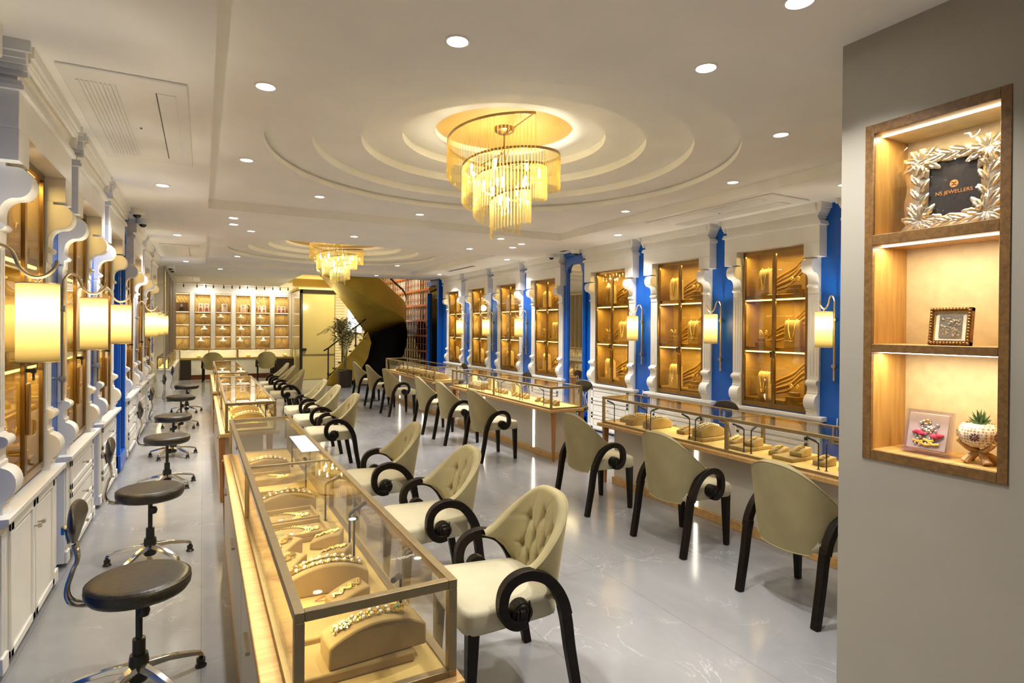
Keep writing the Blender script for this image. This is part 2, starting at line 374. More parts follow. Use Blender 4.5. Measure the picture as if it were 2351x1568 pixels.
def make_unit(front):
    t = thing('wall_display_cabinet', 'x', 'cabinet')
    W = M_WHITE
    # base
    b = MB().box(0, .048, -.575, .575, .03, .72)
    for s in (-1, 1):
        for k in range(4):
            y = s*(.500+.019*k); b.box(.048, .056, y-.006, y+.006, .12, .68)
        b.box(.048, .064, min(s*.485, s*.575), max(s*.485, s*.575), .03, .11)
    b.build('base_cabinet', W, t, .004)
    fs = [(-.455, .455, .50, .70), (-.455, .455, .275, .48), (-.455, .455, .05, .255)] if front == 'drawers' else [(-.455, -.01, .05, .70), (.01, .455, .05, .70)]
    for i, (y0, y1, z0, z1) in enumerate(fs):
        d = MB().box(.045, .054, y0, y1, z0, z1)
        iy, iz = .045, .04
        for a in ((y0, y1, z0, z0+iz), (y0, y1, z1-iz, z1), (y0, y0+iy, z0, z1), (y1-iy, y1, z0, z1)): d.box(.054, .066, *a)
        d.box(.054, .060, y0+iy+.02, y1-iy-.02, z0+iz+.018, z1-iz-.018)
        d = d.build('drawer' if front == 'drawers' else 'cabinet_door', W, t, .004)
        ks = [((y0+y1)/2, (z0+z1)/2)] if front == 'drawers' else [((y1-.03) if i == 0 else (y0+.03), .56)]
        for ky, kz in ks:
            k = MB().tube([(.058, ky, kz), (.095, ky, kz)], .005, 8).box(.085, .10, ky-.014, ky+.014, kz-.009, kz+.009)
            k.build('knob', M_NICKEL, d, .002)
    # ledge
    MB().prism([(0, .72), (.070, .72), (.080, .730), (.095, .736), (.095, .765), (0, .765)], 'y', -.62, .62).build('ledge', W, t, .003)
    # pilasters
    for s in (-1, 1):
        y0, y1 = (.415, .545) if s > 0 else (-.545, -.415)
        p = MB().box(0, .030, y0, y1, 1.12, 2.05)
        for k in range(3):
            yy = y0+.030+.035*k; p.box(.030, .035, yy-.009, yy+.009, 1.17, 2.0)
        p = p.build('pilaster', W, t, .003)
        MB().prism(CORB, 'y', y0+.004, y1-.004).build('corbel', W, p, .002)
        MB().prism(SCRL, 'y', y0+.004, y1-.004).build('scroll', W, p, .002)
    # entablature
    e = MB().box(0, .122, -.60, -.425, 2.40, 2.548).box(0, .122, .425, .60, 2.40, 2.548).box(0, .122, -.60, .60, 2.548, 2.72)
    e.box(.0, .142, -.62, .62, 2.72, 2.745).box(0, .135, -.612, .612, 2.745, 2.765)
    e.build('entablature', W, t, .003)
    cr = [(0, 2.765), (.110, 2.765), (.110, 2.785)]+[(.110+.04*(1-math.cos(a)), 2.785+.065*math.sin(a)) for a in [PI/2*i/6 for i in range(1, 7)]]
    cr += [(.150, 2.862), (.158, 2.862), (.158, 2.888), (.172, 2.888), (.172, 2.9395), (0, 2.9395)]
    c = MB()
    for (y0, y1, f) in ((-.58, .58, 1),): c.prism(cr, 'y', y0, y1)
    # returned ends, stepping outwards
    for s in (-1, 1):
        for d0, d1, z0, z1 in ((.58, .592, 2.79, 2.9395), (.592, .606, 2.815, 2.9395), (.606, .62, 2.84, 2.9395), (.62, .632, 2.862, 2.9395), (.632, .652, 2.888, 2.9395)):
            a, bb = (s*d0, s*d1) if s > 0 else (-d1, -d0); c.box(0, .172 if z0 > 2.88 else .15, a, bb, z0, z1)
    c.build('crown_moulding', W, t)
    # interior box
    L = MB().box(-.27, -.26, -.42, .42, .775, 2.56).box(-.26, .0, -.42, -.412, .775, 2.56).box(-.26, .0, .412, .42, .775, 2.56).box(-.26, .0, -.42, .42, 2.552, 2.56).box(-.26, .0, -.42, .42, .775, .80)
    L.build('lining', M_LINING, t)
    rel = MB()
    for z0 in (.86, 1.46, 2.05):
        for k, (ww, off) in enumerate(((.030, 0), (.018, .06), (.034, .12), (.016, .19))):
            pts = spline([(-.256, .40, z0+.42-off*.6), (-.256, .22-off*.3, z0+.44-off), (-.256, .05-off*.3, z0+.30-off), (-.256, -.16, z0+.20-off*.7), (-.256, -.36, z0+.04-off*.25)], 6)
            rel.tube([p for p in pts if z0-.04 < p.z < z0+.47], ww*.42, 6)
    rel.build('wave_relief', M_RELIEF, t)
    for i, z in enumerate((1.40, 1.985)):
        s = MB().box(-.255, -.015, -.41, .41, z, z+.055).build('shelf', M_LINING, t)
        MB().box(-.028, -.013, -.40, .40, z-.006, z+.010).build('light_strip', M_STRIP, s)
    MB().box(-.025, -.01, -.40, .40, 2.53, 2.545).build('light_strip', M_STRIP, t)
    MB().box(-.25, -.02, -.40, .40, .80, .87).build('display_plinth', M_TANV, t)
    # glass doors
    for s in (-1, 1):
        y0, y1 = (0, .41) if s > 0 else (-.41, 0)
        f = MB()
        for a in ((y0, y1, .785, .83), (y0, y1, 2.51, 2.55), (y0, y0+(.022 if s > 0 else .03), .83, 2.51), (y1-(.03 if s > 0 else .022), y1, .83, 2.51)): f.box(.0, .022, *a)
        f = f.build('glass_door', M_BRONZE, t, .002)
        MB().box(.008, .012, y0+.02, y1-.02, .82, 2.52).build('pane', M_CABG, f)
        if s > 0:
            h = MB().box(.022, .040, -.018, .018, 1.05, 1.33)
            h.build('handle', M_BRONZE, f, .003)
            MB().tube([(.022, .0, 1.40), (.052, 0, 1.40)], .011, 10).box(.045, .065, -.013, .013, 1.385, 1.41).box(.050, .058, -.010, .010, 1.345, 1.384).build('lock', M_BLACK, f)
    for z in (2.50, 1.965, 1.38):
        area('cabinet_light', (-.045, 0, z), .03, .74, K_CAB, GOLDL, t)
    return t
def place_unit(root, side, y, label, first):
    loc = (XL if side < 0 else XR, y, 0); rz = 0 if side < 0 else PI
    if first: root.location = loc; root.rotation_euler = (0, 0, rz); root['label'] = label; root['group'] = 'white framed wall display cabinets'; return root
    return dup(root, loc, rz, label, 'white framed wall display cabinets')
U_DOOR = make_unit('doors'); U_DRAW = make_unit('drawers')
place_unit(U_DOOR, -1, L_UNITS[0], 'white wall cabinet with double doors and two knobs below, beside the nearest black stool', True)
for i, y in enumerate(L_UNITS[1:]):
    lb = ['white drawer cabinet with amber glass, just behind the first left lamp shade', 'white drawer cabinet on the left wall next to the near side of the blue mirror',
          'white drawer cabinet on the left wall right after the blue framed mirror', 'white drawer cabinet on the left wall, second from the grey strand curtain', 'white drawer cabinet on the left wall nearest the grey strand curtain'][i]
    place_unit(U_DRAW, -1, y, lb, i == 0)
RL = ['white wall cabinet almost hidden behind the grey niche wall', 'large white wall cabinet nearest the grey niche wall on the blue wall', 'white wall cabinet second from the grey niche wall',
      'white wall cabinet just on the near side of the right blue mirror', 'white wall cabinet just beyond the right blue mirror', 'white wall cabinet second beyond the right blue mirror',
      'white wall cabinet third beyond the right blue mirror', 'white wall cabinet farthest along the right wall, beside the lattice']
for i, y in enumerate(R_UNITS): place_unit(U_DRAW, 1, y, RL[i], False)

# blue framed mirrors
def make_mirror(w, label, x, y, rz, group):
    t = thing('wall_mirror', label, 'mirror', (x, y, 0), rz, group)
    h = w/2; f = MB()
    zt = 2.88
    for a in ((-h, -h+.075, .03, zt), (h-.075, h, .03, zt)): f.box(0, .05, *a); f.box(.05, .062, a[0]+.02, a[1]-.02, .03, zt-.02)
    arch = [(-h, zt), (-h, 2.62)]+[( -h+.075, 2.60)]+[(-(h-.075)+.10-.10*math.cos(q), 2.62+.12*math.sin(q)) for q in [PI/2*i/5 for i in range(6)]]
    arch += [((h-.075)-.10+.10*math.sin(q), 2.62+.12*math.cos(q)) for q in [PI/2*i/5 for i in range(6)]]+[(h-.075, 2.60), (h, 2.62), (h, zt)]
    f.prism(arch, 'x', 0, .07).box(0, .07, -h, h, .03, .20).box(0, .09, -h-.01, h+.01, zt, zt+.05)
    f.build('frame', M_BLUE, t, .006)
    MB().box(.01, .03, -h+.05, h-.05, .18, 2.80).build('mirror_glass', M_MIRROR, t)
    return t
make_mirror(.52, 'tall arched mirror in a blue frame on the left wall', XL, L_MIR, 0, 'tall blue framed mirrors')
make_mirror(.56, 'tall arched mirror in a blue frame between the right wall cabinets', XR, R_MIR, PI, 'tall blue framed mirrors')
# dark glazed alcove in a blue frame at the end of the right wall
t = thing('display_alcove', 'dark glass panel in a blue frame beside the orange lattice', 'display', (XR, 14.62, 0), PI)
f = MB().box(0, .10, .18, .30, 0, 2.92).box(0, .10, -.62+.0, -.56, 0, 2.6).box(0, .10, -.56, .18, 2.78, 2.92)
f.prism([(.18, 2.78), (.18, 2.60), (.13, 2.72), (.02, 2.78)], 'x', 0, .10)
f.build('frame', M_BLUE, t, .008)
MB().box(.01, .03, -.58, .2, 0, 2.8).build('glass_panel', mat('black glass', (.004, .004, .005), .04), t)

# ------------------------------------------------------------------ sconces
def make_sconce():
    t = thing('wall_sconce', 'x', 'wall lamp')
    MB().tube([(.045, 0, 1.145), (.045, 0, 1.90)], .0100, 10).build('rod', M_BRASS, t)
    for z in (1.757, 1.29):
        c = MB().lathe([(.0001, 0), (.022, 0), (.022, .035), (.0001, .035)], n=16).build('clamp', M_NICKEL, t, .002)
        c.location = (.062, 0, z); c.rotation_euler = (0, -PI/2, 0)
        b = MB().tube([(0, 0, z), (.035, 0, z)], .009, 8).build('wall_bracket', M_NICKEL, t)
    pts = spline([(.045, 0, 1.89), (.050, 0, 1.95), (.085, 0, 1.995), (.125, 0, 1.97), (.150, 0, 1.905), (.19, 0, 1.866), (.235, 0, 1.868), (.27, 0, 1.90), (.283, 0, 1.94)], 6)
    MB().tube(pts, .008, 8).build('curved_arm', M_BRASS, t)
    h = MB().tube([(.215+.010*math.cos(a), 0, 1.855+.014*math.sin(a)) for a in [2*PI*i/12 for i in range(13)]], .003, 6).tube([(.215, 0, 1.845), (.215, 0, 1.80)], .004, 6)
    h.build('hook', M_BRASS, t)
    s = MB().lathe([(.078, 0), (.078, .355)], n=32)
    m, nt, out = nodes('lit linen shade')
    tc = N(nt, 'ShaderNodeTexCoord'); mp = N(nt, 'ShaderNodeMapping'); mp.inputs['Scale'].default_value = (6, 6, 120)
    no = N(nt, 'ShaderNodeTexNoise', Scale=1.5, Detail=3.0); nt.links.new(tc.outputs['Object'], mp.inputs[0]); nt.links.new(mp.outputs[0], no.inputs['Vector'])
    sp = N(nt, 'ShaderNodeSeparateXYZ'); nt.links.new(tc.outputs['Object'], sp.inputs[0])
    # the bulb sits at mid height: the cloth passes most light there
    a1 = N(nt, 'ShaderNodeMath', operation='SUBTRACT'); a1.inputs[1].default_value = .17; nt.links.new(sp.outputs[2], a1.inputs[0])
    a2 = N(nt, 'ShaderNodeMath', operation='MULTIPLY'); nt.links.new(a1.outputs[0], a2.inputs[0]); nt.links.new(a1.outputs[0], a2.inputs[1])
    a3 = N(nt, 'ShaderNodeMath', operation='MULTIPLY_ADD'); a3.inputs[1].default_value = -24; a3.inputs[2].default_value = .66; nt.links.new(a2.outputs[0], a3.inputs[0])
    a4 = N(nt, 'ShaderNodeMath', operation='MULTIPLY_ADD'); a4.inputs[1].default_value = .35; a4.inputs[2].default_value = .82; nt.links.new(no.outputs['Fac'], a4.inputs[0])
    a5 = N(nt, 'ShaderNodeMath', operation='MULTIPLY'); nt.links.new(a3.outputs[0], a5.inputs[0]); nt.links.new(a4.outputs[0], a5.inputs[1])
    e = N(nt, 'ShaderNodeEmission', Color=(1, .64, .155, 1)); nt.links.new(a5.outputs[0], e.inputs['Strength']); 
    tl_ = N(nt, 'ShaderNodeBsdfTranslucent', Color=(.10, .070, .026, 1)); ad_ = N(nt, 'ShaderNodeAddShader')
    nt.links.new(e.outputs[0], ad_.inputs[0]); nt.links.new(tl_.outputs[0], ad_.inputs[1]); nt.links.new(ad_.outputs[0], out.inputs[0]); m.cycles.emission_sampling = 'NONE'
    sh = s.build('lamp_shade', m, t); sh.location = (.215, 0, 1.481)
    for z in (1.483, 1.834): MB().lathe([(.079, -.002), (.080, 0), (.079, .002)], (.215, 0, z), 32).build('shade_rim', M_BRASS, t)
    point('sconce_light', (.215, 0, 1.72), 8, WARM, .03, t)
    return t
SCN = make_sconce()
sc = [(-1, 3.28, 'largest lit linen sconce shade, at the left edge of the room'), (-1, 4.80, 'lit linen sconce second along the left wall'), (-1, 6.28, 'lit linen sconce third along the left wall, before the blue mirror'),
      (-1, 9.80, 'small lit sconce on the left wall, just beyond the blue mirror'), (-1, 11.25, 'small lit sconce on the left wall, between two far cabinets'), (-1, 12.70, 'farthest small lit sconce on the left wall beside the strand curtain'),
      (1, 3.53, 'lit linen sconce on the wide blue strip beside the grey niche wall'), (1, 4.96, 'lit linen sconce between the two largest right wall cabinets'), (1, 6.39, 'lit linen sconce between the second and third right wall cabinets'),
      (1, 9.74, 'lit sconce on the right wall, first beyond the blue mirror'), (1, 11.20, 'lit sconce on the right wall, second beyond the blue mirror'), (1, 12.64, 'farthest lit sconce on the right wall')]
for i, (s, y, lb) in enumerate(sc):
    loc = (XL if s < 0 else XR, y, 0); rz = 0 if s < 0 else PI
    if i == 0: SCN.location = loc; SCN['label'] = lb; SCN['group'] = 'brass wall sconces with linen shades'
    else:
        o = dup(SCN, loc, rz, lb)

# ------------------------------------------------------------------ display counters and glass cases
CH0, CH1, CZ = .645, .925, .66
def make_counter(L, label, front, loc, rz, leds):
    # local x from 0 (customer side edge of the worktop) to .56 (staff side), y 0..L
    t = thing('display_counter', label, 'counter', loc, rz, 'oak topped display counters')
    MB().box(0, .52, 0, L, .61, CH0).build('worktop', M_OAK, t, .004)
    MB().box(.14, .50, .16, L-.12, .075, .61).build('body', M_PANEL, t, .003)
    MB().box(.125, .515, .145, L-.105, 0, .075).build('plinth', M_OAK, t, .003)
    for x in (.09, .50):
        for y in (.035, L-.035):
            lg = MB(); lg.add([(x-.03, y-.022, .61), (x+.03, y-.022, .61), (x+.03, y+.022, .61), (x-.03, y+.022, .61), (x-.012, y-.012, 0), (x+.012, y-.012, 0), (x+.012, y+.012, 0), (x-.012, y+.012, 0)],
                              [(0, 3, 2, 1), (4, 5, 6, 7), (0, 1, 5, 4), (1, 2, 6, 5), (2, 3, 7, 6), (3, 0, 4, 7)])
            lg.build('leg', M_LEG, t, .002)
    for y in leds: MB().box(.134, .142, y-.018, y+.018, .08, .605).build('light_strip', M_STRIPW, t)
    for k in range(3):
        y0 = .16+(L-.28)*k/3
        d = MB().box(.50, .515, y0+.01, y0+(L-.28)/3-.01, .10, .59).build('staff_door', M_PANEL, t, .002)
        MB().box(.515, .53, y0+.35, y0+.50, .50, .512).build('handle', M_NICKEL, d)
    return t
def make_case(L, D, label, loc, rz, splits=(.5,)):
    # glass case on a counter: local x 0..D, y 0..L
    t = thing('glass_case', label, 'display case', loc, rz, 'glass jewellery cases on the counters')
    f = MB(); b = .026
    for x in (0, D-b):
        f.box(x, x+b, 0, L, CH1-b, CH1).box(x, x+b, 0, L, CH0, CH0+.02)
        for y in (0, L-b): f.box(x, x+b, y, y+b, CH0+.02, CH1-b)
    for y in (0, L-b): f.box(b, D-b, y, y+b, CH1-b, CH1).box(b, D-b, y, y+b, CH0, CH0+.02)
    for s in splits:
        f.box(0, b, L*s-b/2, L*s+b/2, CH0+.02, CH1-b).box(D-b, D, L*s-b/2, L*s+b/2, CH0+.02, CH1-b).box(b, D-b, L*s-.006, L*s+.006, CH1-.012, CH1)
    f.build('frame', M_CASEM, t, .002)
    MB().box(b, D-b, b, L-b, CH0, CZ).build('display_bed', M_BEDV, t)
    e = .004
    for a in ((.01, .01+e, b, L-b, CZ, CH1-b), (D-.01-e, D-.01, b, L-b, CZ, CH1-b), (b, D-b, .01, .01+e, CZ, CH1-b), (b, D-b, L-.01-e, L-.01, CZ, CH1-b), (b*.6, D-b*.6, b*.6, L-b*.6, CH1-.008, CH1-.003)):
        MB().box(*a).build('glass_pane', M_GLASS, t)
    for y in (L*.25, L*.75):
        area('case_light', (D-.013, y, CH1-b-.002), .014, L*.46, K_CASE, (1, .82, .42), t, rot=(0, math.radians(14), 0))
    return t
XC_L, XC_R = .635, 3.78   # customer side faces
def left_pair(y0, L, la, lb):
    make_counter(L+.06, la, 1, (XC_L+.03, y0-.03+L+.06, 0), PI, (L*.3, L*.7))
    return make_case(L, .445, lb, (XC_L, y0+L, 0), PI)
def right_pair(y0, L, la, lb, leds):
    make_counter(L+.06, la, 1, (XC_R-.045, y0-.03, 0), 0, leds)
    return make_case(L, .47, lb, (XC_R, y0, 0), 0)
LA = make_counter(3.50, 'oak topped counter under the nearest glass case in the middle row', 1, (XC_L+.03, 4.97+.03, 0), PI, (1., 2.4)), None
LAC = make_case(3.44, .445, 'long glass jewellery case nearest the camera, full of velvet stands', (.630, 4.97, 0), PI+.006)
left_pair(6.0, 3.25, 'oak topped counter under the second glass case of the middle row', 'glass jewellery case second in the middle row')
left_pair(9.95, 3.4, 'oak topped counter under the farthest glass case of the middle row', 'glass jewellery case farthest in the middle row')
right_pair(1.66, 3.31, 'oak topped grey counter on the right, nearest the niche wall', 'glass jewellery case on the right, cut off by the niche wall', (.65, 2.09))
right_pair(6.0, 3.2, 'oak topped grey counter in the middle of the right row', 'glass jewellery case in the middle of the right row', (.60, 2.13))
right_pair(10.05, 3.2, 'oak topped grey counter farthest along the right row', 'glass jewellery case farthest along the right row', (.90, 2.42))

# bent case lamps
def make_post():
    t = thing('case_lamp', 'x', 'lamp')
    MB().tube([(0, 0, 0), (0, 0, .004)], .011, 10).build('foot', M_BLACK, t)
    MB().tube([(0, 0, 0), (0, 0, .185)], .0048, 8).build('post', M_BLACK, t)
    h = MB().tube([(0, 0, .183), (-.012, -.018, .196), (-.05, -.085, .215)], [.006, .009, .009], 8).build('lamp_head', M_BLACK, t)
    MB().box(-.012, .012, -.075, -.03, -.012, -.009).build('lamp_lens', emit('case lamp lens', (1, .9, .65), 14), h)
    return t
POST = make_post()
posts = [(.567, 1.80, 0, 'front'), (.565, 2.44, .4, 'front'), (.56, 2.50, 2.6, 'front'), (.556, 3.03, 2.4, 'front'), (.553, 3.64, .3, 'front'), (.56, 4.3, .2, 'front')]
posts += [(.57, 6.35, 2.2, 'second'), (.57, 7.3, .4, 'second'), (.57, 7.38, 2.5, 'second'), (.57, 10.6, .5, 'third')]
posts += [(3.86, y, a, 'right front') for y, a in ((2.50, 2.3), (2.56, 3.6), (3.13, 2.3), (3.20, 3.8), (3.72, .6+PI/2), (3.79, 3.6), (4.30, 1.9), (4.36, 3.7), (4.86, 3.9))]
posts += [(3.86, y, a, 'right middle') for y, a in ((6.30, 3.7), (6.86, 2.3), (6.93, 3.7), (7.5, 2.4), (7.57, 3.8), (8.08, 2.3), (8.15, 3.8), (8.66, 2.3), (8.74, 3.6))]
posts += [(3.86, y, a, 'right far') for y, a in ((10.7, 2.3), (11.5, 3.7), (12.4, 2.3))]
cnt = {}
names = {'front': 'nearest glass case', 'second': 'second case of the middle row', 'third': 'farthest middle case', 'right front': 'right hand case nearest the niche wall', 'right middle': 'middle case of the right row', 'right far': 'farthest case of the right row'}
for i, (x, y, a, wh) in enumerate(posts):
    k = cnt.get(wh, 0); cnt[wh] = k+1
    lb = 'thin black bent lamp, %s from near, %s' % (ORD[k], names[wh])
    if i == 0: POST.location = (x, y, CZ); POST.rotation_euler = (0, 0, a); POST['label'] = lb; POST['group'] = 'thin black case lamps'
    else: dup(POST, (x, y, CZ), a, lb)

# ------------------------------------------------------------------ tub chairs with scroll arms
def make_chair():
    t = thing('tub_chair', 'x', 'chair')
    ARM = [(-.213, .36), (-.205, .40), (-.188, .465), (-.150, .53), (-.10, .578), (-.035, .604)]
    def xarm(z):
        for (x0, z0), (x1, z1) in zip(ARM, ARM[1:]):
            if z <= z1: return x0+(x1-x0)*max(0, (z-z0)/(z1-z0))
        return ARM[-1][0]
    def plan(th, k):   # rear at th=0; x forward; k 0 bottom .. 1 top
        a = .225+.080*k; b = .262+.028*k
        c, s = math.cos(th), math.sin(th); p = 2.7
        d = (abs(c)**p+abs(s)**p)**(-1/p)
        return -.01-a*c*d, b*s*d
    def thend(v):
        ze = .36+.245*v; k = (ze-.355)/.5; lo, hi = 0, PI/2*1.1
        for _ in range(24):
            m = (lo+hi)/2
            if plan(m, k)[0] < xarm(ze)+.004: lo = m
            else: hi = m
        return lo, ze
    TE = [thend(i/60) for i in range(61)]
    def site(u, v, lift=0):
        s_ = 2*u-1; q = v*60; i = min(59, int(q)); f_ = q-i
        te = TE[i][0]*(1-f_)+TE[i+1][0]*f_; ze = TE[i][1]*(1-f_)+TE[i+1][1]*f_
        a = abs(s_)**1.45; zc = .350+.505*v; z = zc+(ze-zc)*(a*a*(3-2*a))
        # equal steps along the wall, not in angle
        return s_*te, z+lift*(1-v)
    tf = [(0, .76), (-.46, .76), (.46, .76), (-.24, .52), (.24, .52), (-.68, .55), (.68, .55), (0, .30), (-.48, .30), (.48, .30)]
    T_ = .052
    def outer(u, v):
        th, z = site(u, v); x, y = plan(th, (z-.355)/.5); return Vector((x, y, z))
    def inner(u, v):
        th, z = site(u, v, .05); k = (z-.355)/.5
        x, y = plan(th, k)
        w_ = 2*u-1; d = 0
        n = Vector((.30*math.cos(th)**3*1.0+.001, -y*1.0, 0)) if abs(w_) < .98 else Vector((0, -y, 0))
        n.normalize()
        for a, b in tf:
            q = ((w_-a)/.085)**2+((v-b)/.11)**2
            d += .022*math.exp(-q*1.7)
            for sgn in (-1, 1):       # soft diagonal creases between the buttons
                l = (w_-a)-sgn*(v-b)*.98
                if abs(v-b) < .30 and abs(w_) < .85: d += .0060*math.exp(-(l/.026)**2)*(1-abs(v-b)/.30)
        puff = .014*math.sin(PI*min(1, max(0, v)))*(1-w_**6)
        return Vector((x, y, z))+n*(T_+puff-d)
    NU, NV = 120, 44
    mb = MB(); mb.grid(lambda u, v: outer(u, v), NU, NV)
    def rim(u, v):     # rounded top between the two skins
        a, b = outer(u, 1), inner(u, 1); m = (a+b)/2; h = (b-a)/2; q = PI*(1-v)
        return m+h*math.cos(q)+Vector((0, 0, .022*math.sin(q)))
    mb.grid(lambda u, v: inner(1-u, v), NU, NV)
    mb.grid(lambda u, v: rim(1-u, 1-v), NU, 6)
    for u in (0, 1):   # front ends of the shell
        def end(a, b, u=u):
            p, q = outer(u, a), inner(u, a); m = (p+q)/2; h = (q-p)/2; w_ = PI*b
            return m-h*math.cos(w_)+Vector((.010*math.sin(w_), 0, 0))
        mb.grid((lambda a, b: end(a, 1-b)) if u else end, NV, 5)
    mb.grid(lambda u, v: outer(u, 0)*(1-v)+inner(u, 0)*v, NU, 1)
    mb.build('backrest', M_VELVET, t, ang=60)
    w = MB().tube([rim(i/48, .12)+Vector((0, 0, .002)) for i in range(49)], .0042, 6).tube([outer(i/48, 0)+Vector((0, 0, -.001)) for i in range(49)], .004, 6)
    w.build('welt', M_VELVET, t)
    bt = MB()
    for a, b in tf: bt.ball(inner((a+1)/2, b), .0085, 8, 6)
    bt.build('button', M_VELVET, t)
    # seat cushion
    def seat(u, v):
        q = 2*PI*u; p = 5
        c, s = math.cos(q), math.sin(q); p = 9; d = (abs(c)**p+abs(s)**p)**(-1/p)
        x = .02+.232*c*d; yw = .225+.045*((x+.2)/.45); y = yw*s*d
        r = [(.0, .39), (.975, .385), (1.0, .392), (1.0, .425), (.998, .458), (.982, .472), (.94, .480), (.6, .488), (0, .490)]
        k, z = r[round(v*8)]
        return ((x-.02)*k+.02, y*k, z-.012*(1-k if k > .5 else .5)*0)
    mb = MB().grid(seat, 64, 8, wrapu=True)
    mb.build('seat', M_SEATV, t, ang=70)
    MB().tube([(Vector(seat(i/64, 1/8))*1.0+Vector((0, 0, .002))) for i in range(65)], .0045, 6).build('seat_welt', M_SEATV, t)
    # front legs
    for s in (-1, 1):
        x, y = .205, s*.225
        lg = MB(); a, b = .026, .017
        lg.add([(x-a, y-a, .39), (x+a, y-a, .39), (x+a, y+a, .39), (x-a, y+a, .39), (x-b+.012, y-b, 0), (x+b+.012, y-b, 0), (x+b+.012, y+b, 0), (x-b+.012, y+b, 0)],
               [(0, 3, 2, 1), (4, 5, 6, 7), (0, 1, 5, 4), (1, 2, 6, 5), (2, 3, 7, 6), (3, 0, 4, 7)])
        lg.build('leg', M_EBONY, t, .003)
    # arm scroll and rear leg: one swept flat bar each
    def bar(pts, wid, y, hw, yo=None):
        P = spline([(px, 0, pz) for px, pz in pts], 7); n = len(P); mb = MB(); vs = []
        for i, p in enumerate(P):
            tt = (P[min(i+1, n-1)]-P[max(i-1, 0)]).normalized(); nn = Vector((tt.z, 0, -tt.x)); w2 = wid[0]+(wid[1]-wid[0])*i/(n-1)
            yy = y+(yo[0]+(yo[1]-yo[0])*i/(n-1) if yo else 0)
            for a, b in ((-1, -1), (1, -1), (1, 1), (-1, 1)): vs.append((p.x+nn.x*w2/2*a, yy+hw*b, p.z+nn.z*w2/2*a))
        fs = [(i*4+k, i*4+(k+1) % 4, i*4+4+(k+1) % 4, i*4+4+k) for i in range(n-1) for k in range(4)]+[(3, 2, 1, 0), tuple((n-1)*4+k for k in range(4))]
        mb.add(vs, fs); return mb
    for s in (-1, 1):
        bar([(-.285, 0), (-.262, .12), (-.238, .25), (-.222, .36), (-.205, .44)], (.040, .050), s*.262, .022).build('leg', M_EBONY, t, .004)
        arm = [(-.215, .40), (-.195, .465), (-.157, .53), (-.103, .582), (-.032, .607), (.036, .596), (.080, .555), (.092, .49), (.074, .435), (.032, .408), (-.012, .413)]
        ar = bar(arm, (.050, .040), s*.268, .023, (0, s*.012)).build('armrest', M_EBONY, t, .004)
        r = MB()
        y0 = s*.268
        r.lathe([(.0001, .036), (.012, .037), (.018, .030), (.030, .030), (.036, .022), (.041, .022), (.043, .0), (.043, -.03), (.0001, -.03)], n=20)
        for k in range(5): r.tube([(-.03+.013*k, -.04+.004*k, .012), (-.028+.013*k, -.012, .034), (-.02+.011*k, .03-.003*k, .030)], .0042, 6)
        ro = r.build('carved_rosette', M_EBONY, ar); ro.scale = (1.12, 1.12, 1); ro.location = (.002, y0, .452); ro.rotation_euler = (PI/2 if s < 0 else -PI/2, 0, 0)
    return t
CHAIR = make_chair()
ch = []
lL = ['nearest tub chair, facing the front glass case, seen whole with tufted back', 'tub chair second in the left row, tufted back to us, facing the front glass case', 'tub chair third in the left row, at the far end of the nearest glass case',
      'tub chair fourth in the left row, nearest at the second glass case', 'tub chair fifth in the left row, in the middle of the second glass case', 'tub chair sixth in the left row, far end of the second glass case',
      'tub chair seventh in the left row, nearest at the far case', 'tub chair eighth in the left row, middle one at the far case', 'tub chair ninth and farthest in the left row']
for i, (x, y, a) in enumerate([(1.21, 2.38, -.07), (1.27, 3.45, -.03), (1.25, 4.52, -.10), (1.30, 6.80, -.03), (1.31, 7.88, .0), (1.31, 8.82, 0), (1.32, 11.0, 0), (1.31, 12.1, 0), (1.31, 13.05, 0)]):
    ch.append((x, y, PI+a, lL[i]))
rL = ['tub chair on the right cut off by the grey niche wall, plain back to us', 'tub chair second from the niche wall, plain back to us, facing the right case', 'tub chair third from the niche wall, at the far end of the first right case',
      'tub chair with its scroll arm at the near end of the middle right case', 'tub chair second at the middle right case', 'tub chair third at the middle right case',
      'tub chair with its scroll arm at the near end of the far right case', 'tub chair second at the far right case beside the palm', 'tub chair farthest in the right row, nearest the palm pot']
for i, (x, y, a) in enumerate([(3.27, 2.235, -.03), (3.32, 3.31, .03), (3.265, 4.37, -.02), (3.27, 6.60, .03), (3.28, 7.74, -.05), (3.28, 8.68, -.04), (3.30, 10.63, .03), (3.28, 11.82, -.03), (3.27, 12.95, -.03)]):
    ch.append((x, y, a, rL[i]))
ch += [(.27, 19.35, PI/2, 'tub chair at the back counter, left one, plain back to us'), (1.75, 19.4, PI/2, 'tub chair at the back counter, right one, plain back to us')]
for i, (x, y, a, lb) in enumerate(ch):
    if i == 0: CHAIR.location = (x, y, 0); CHAIR.rotation_euler = (0, 0, a); CHAIR['label'] = lb; CHAIR['group'] = 'beige velvet tub chairs with black scroll arms'
    else: dup(CHAIR, (x, y, 0), a, lb)

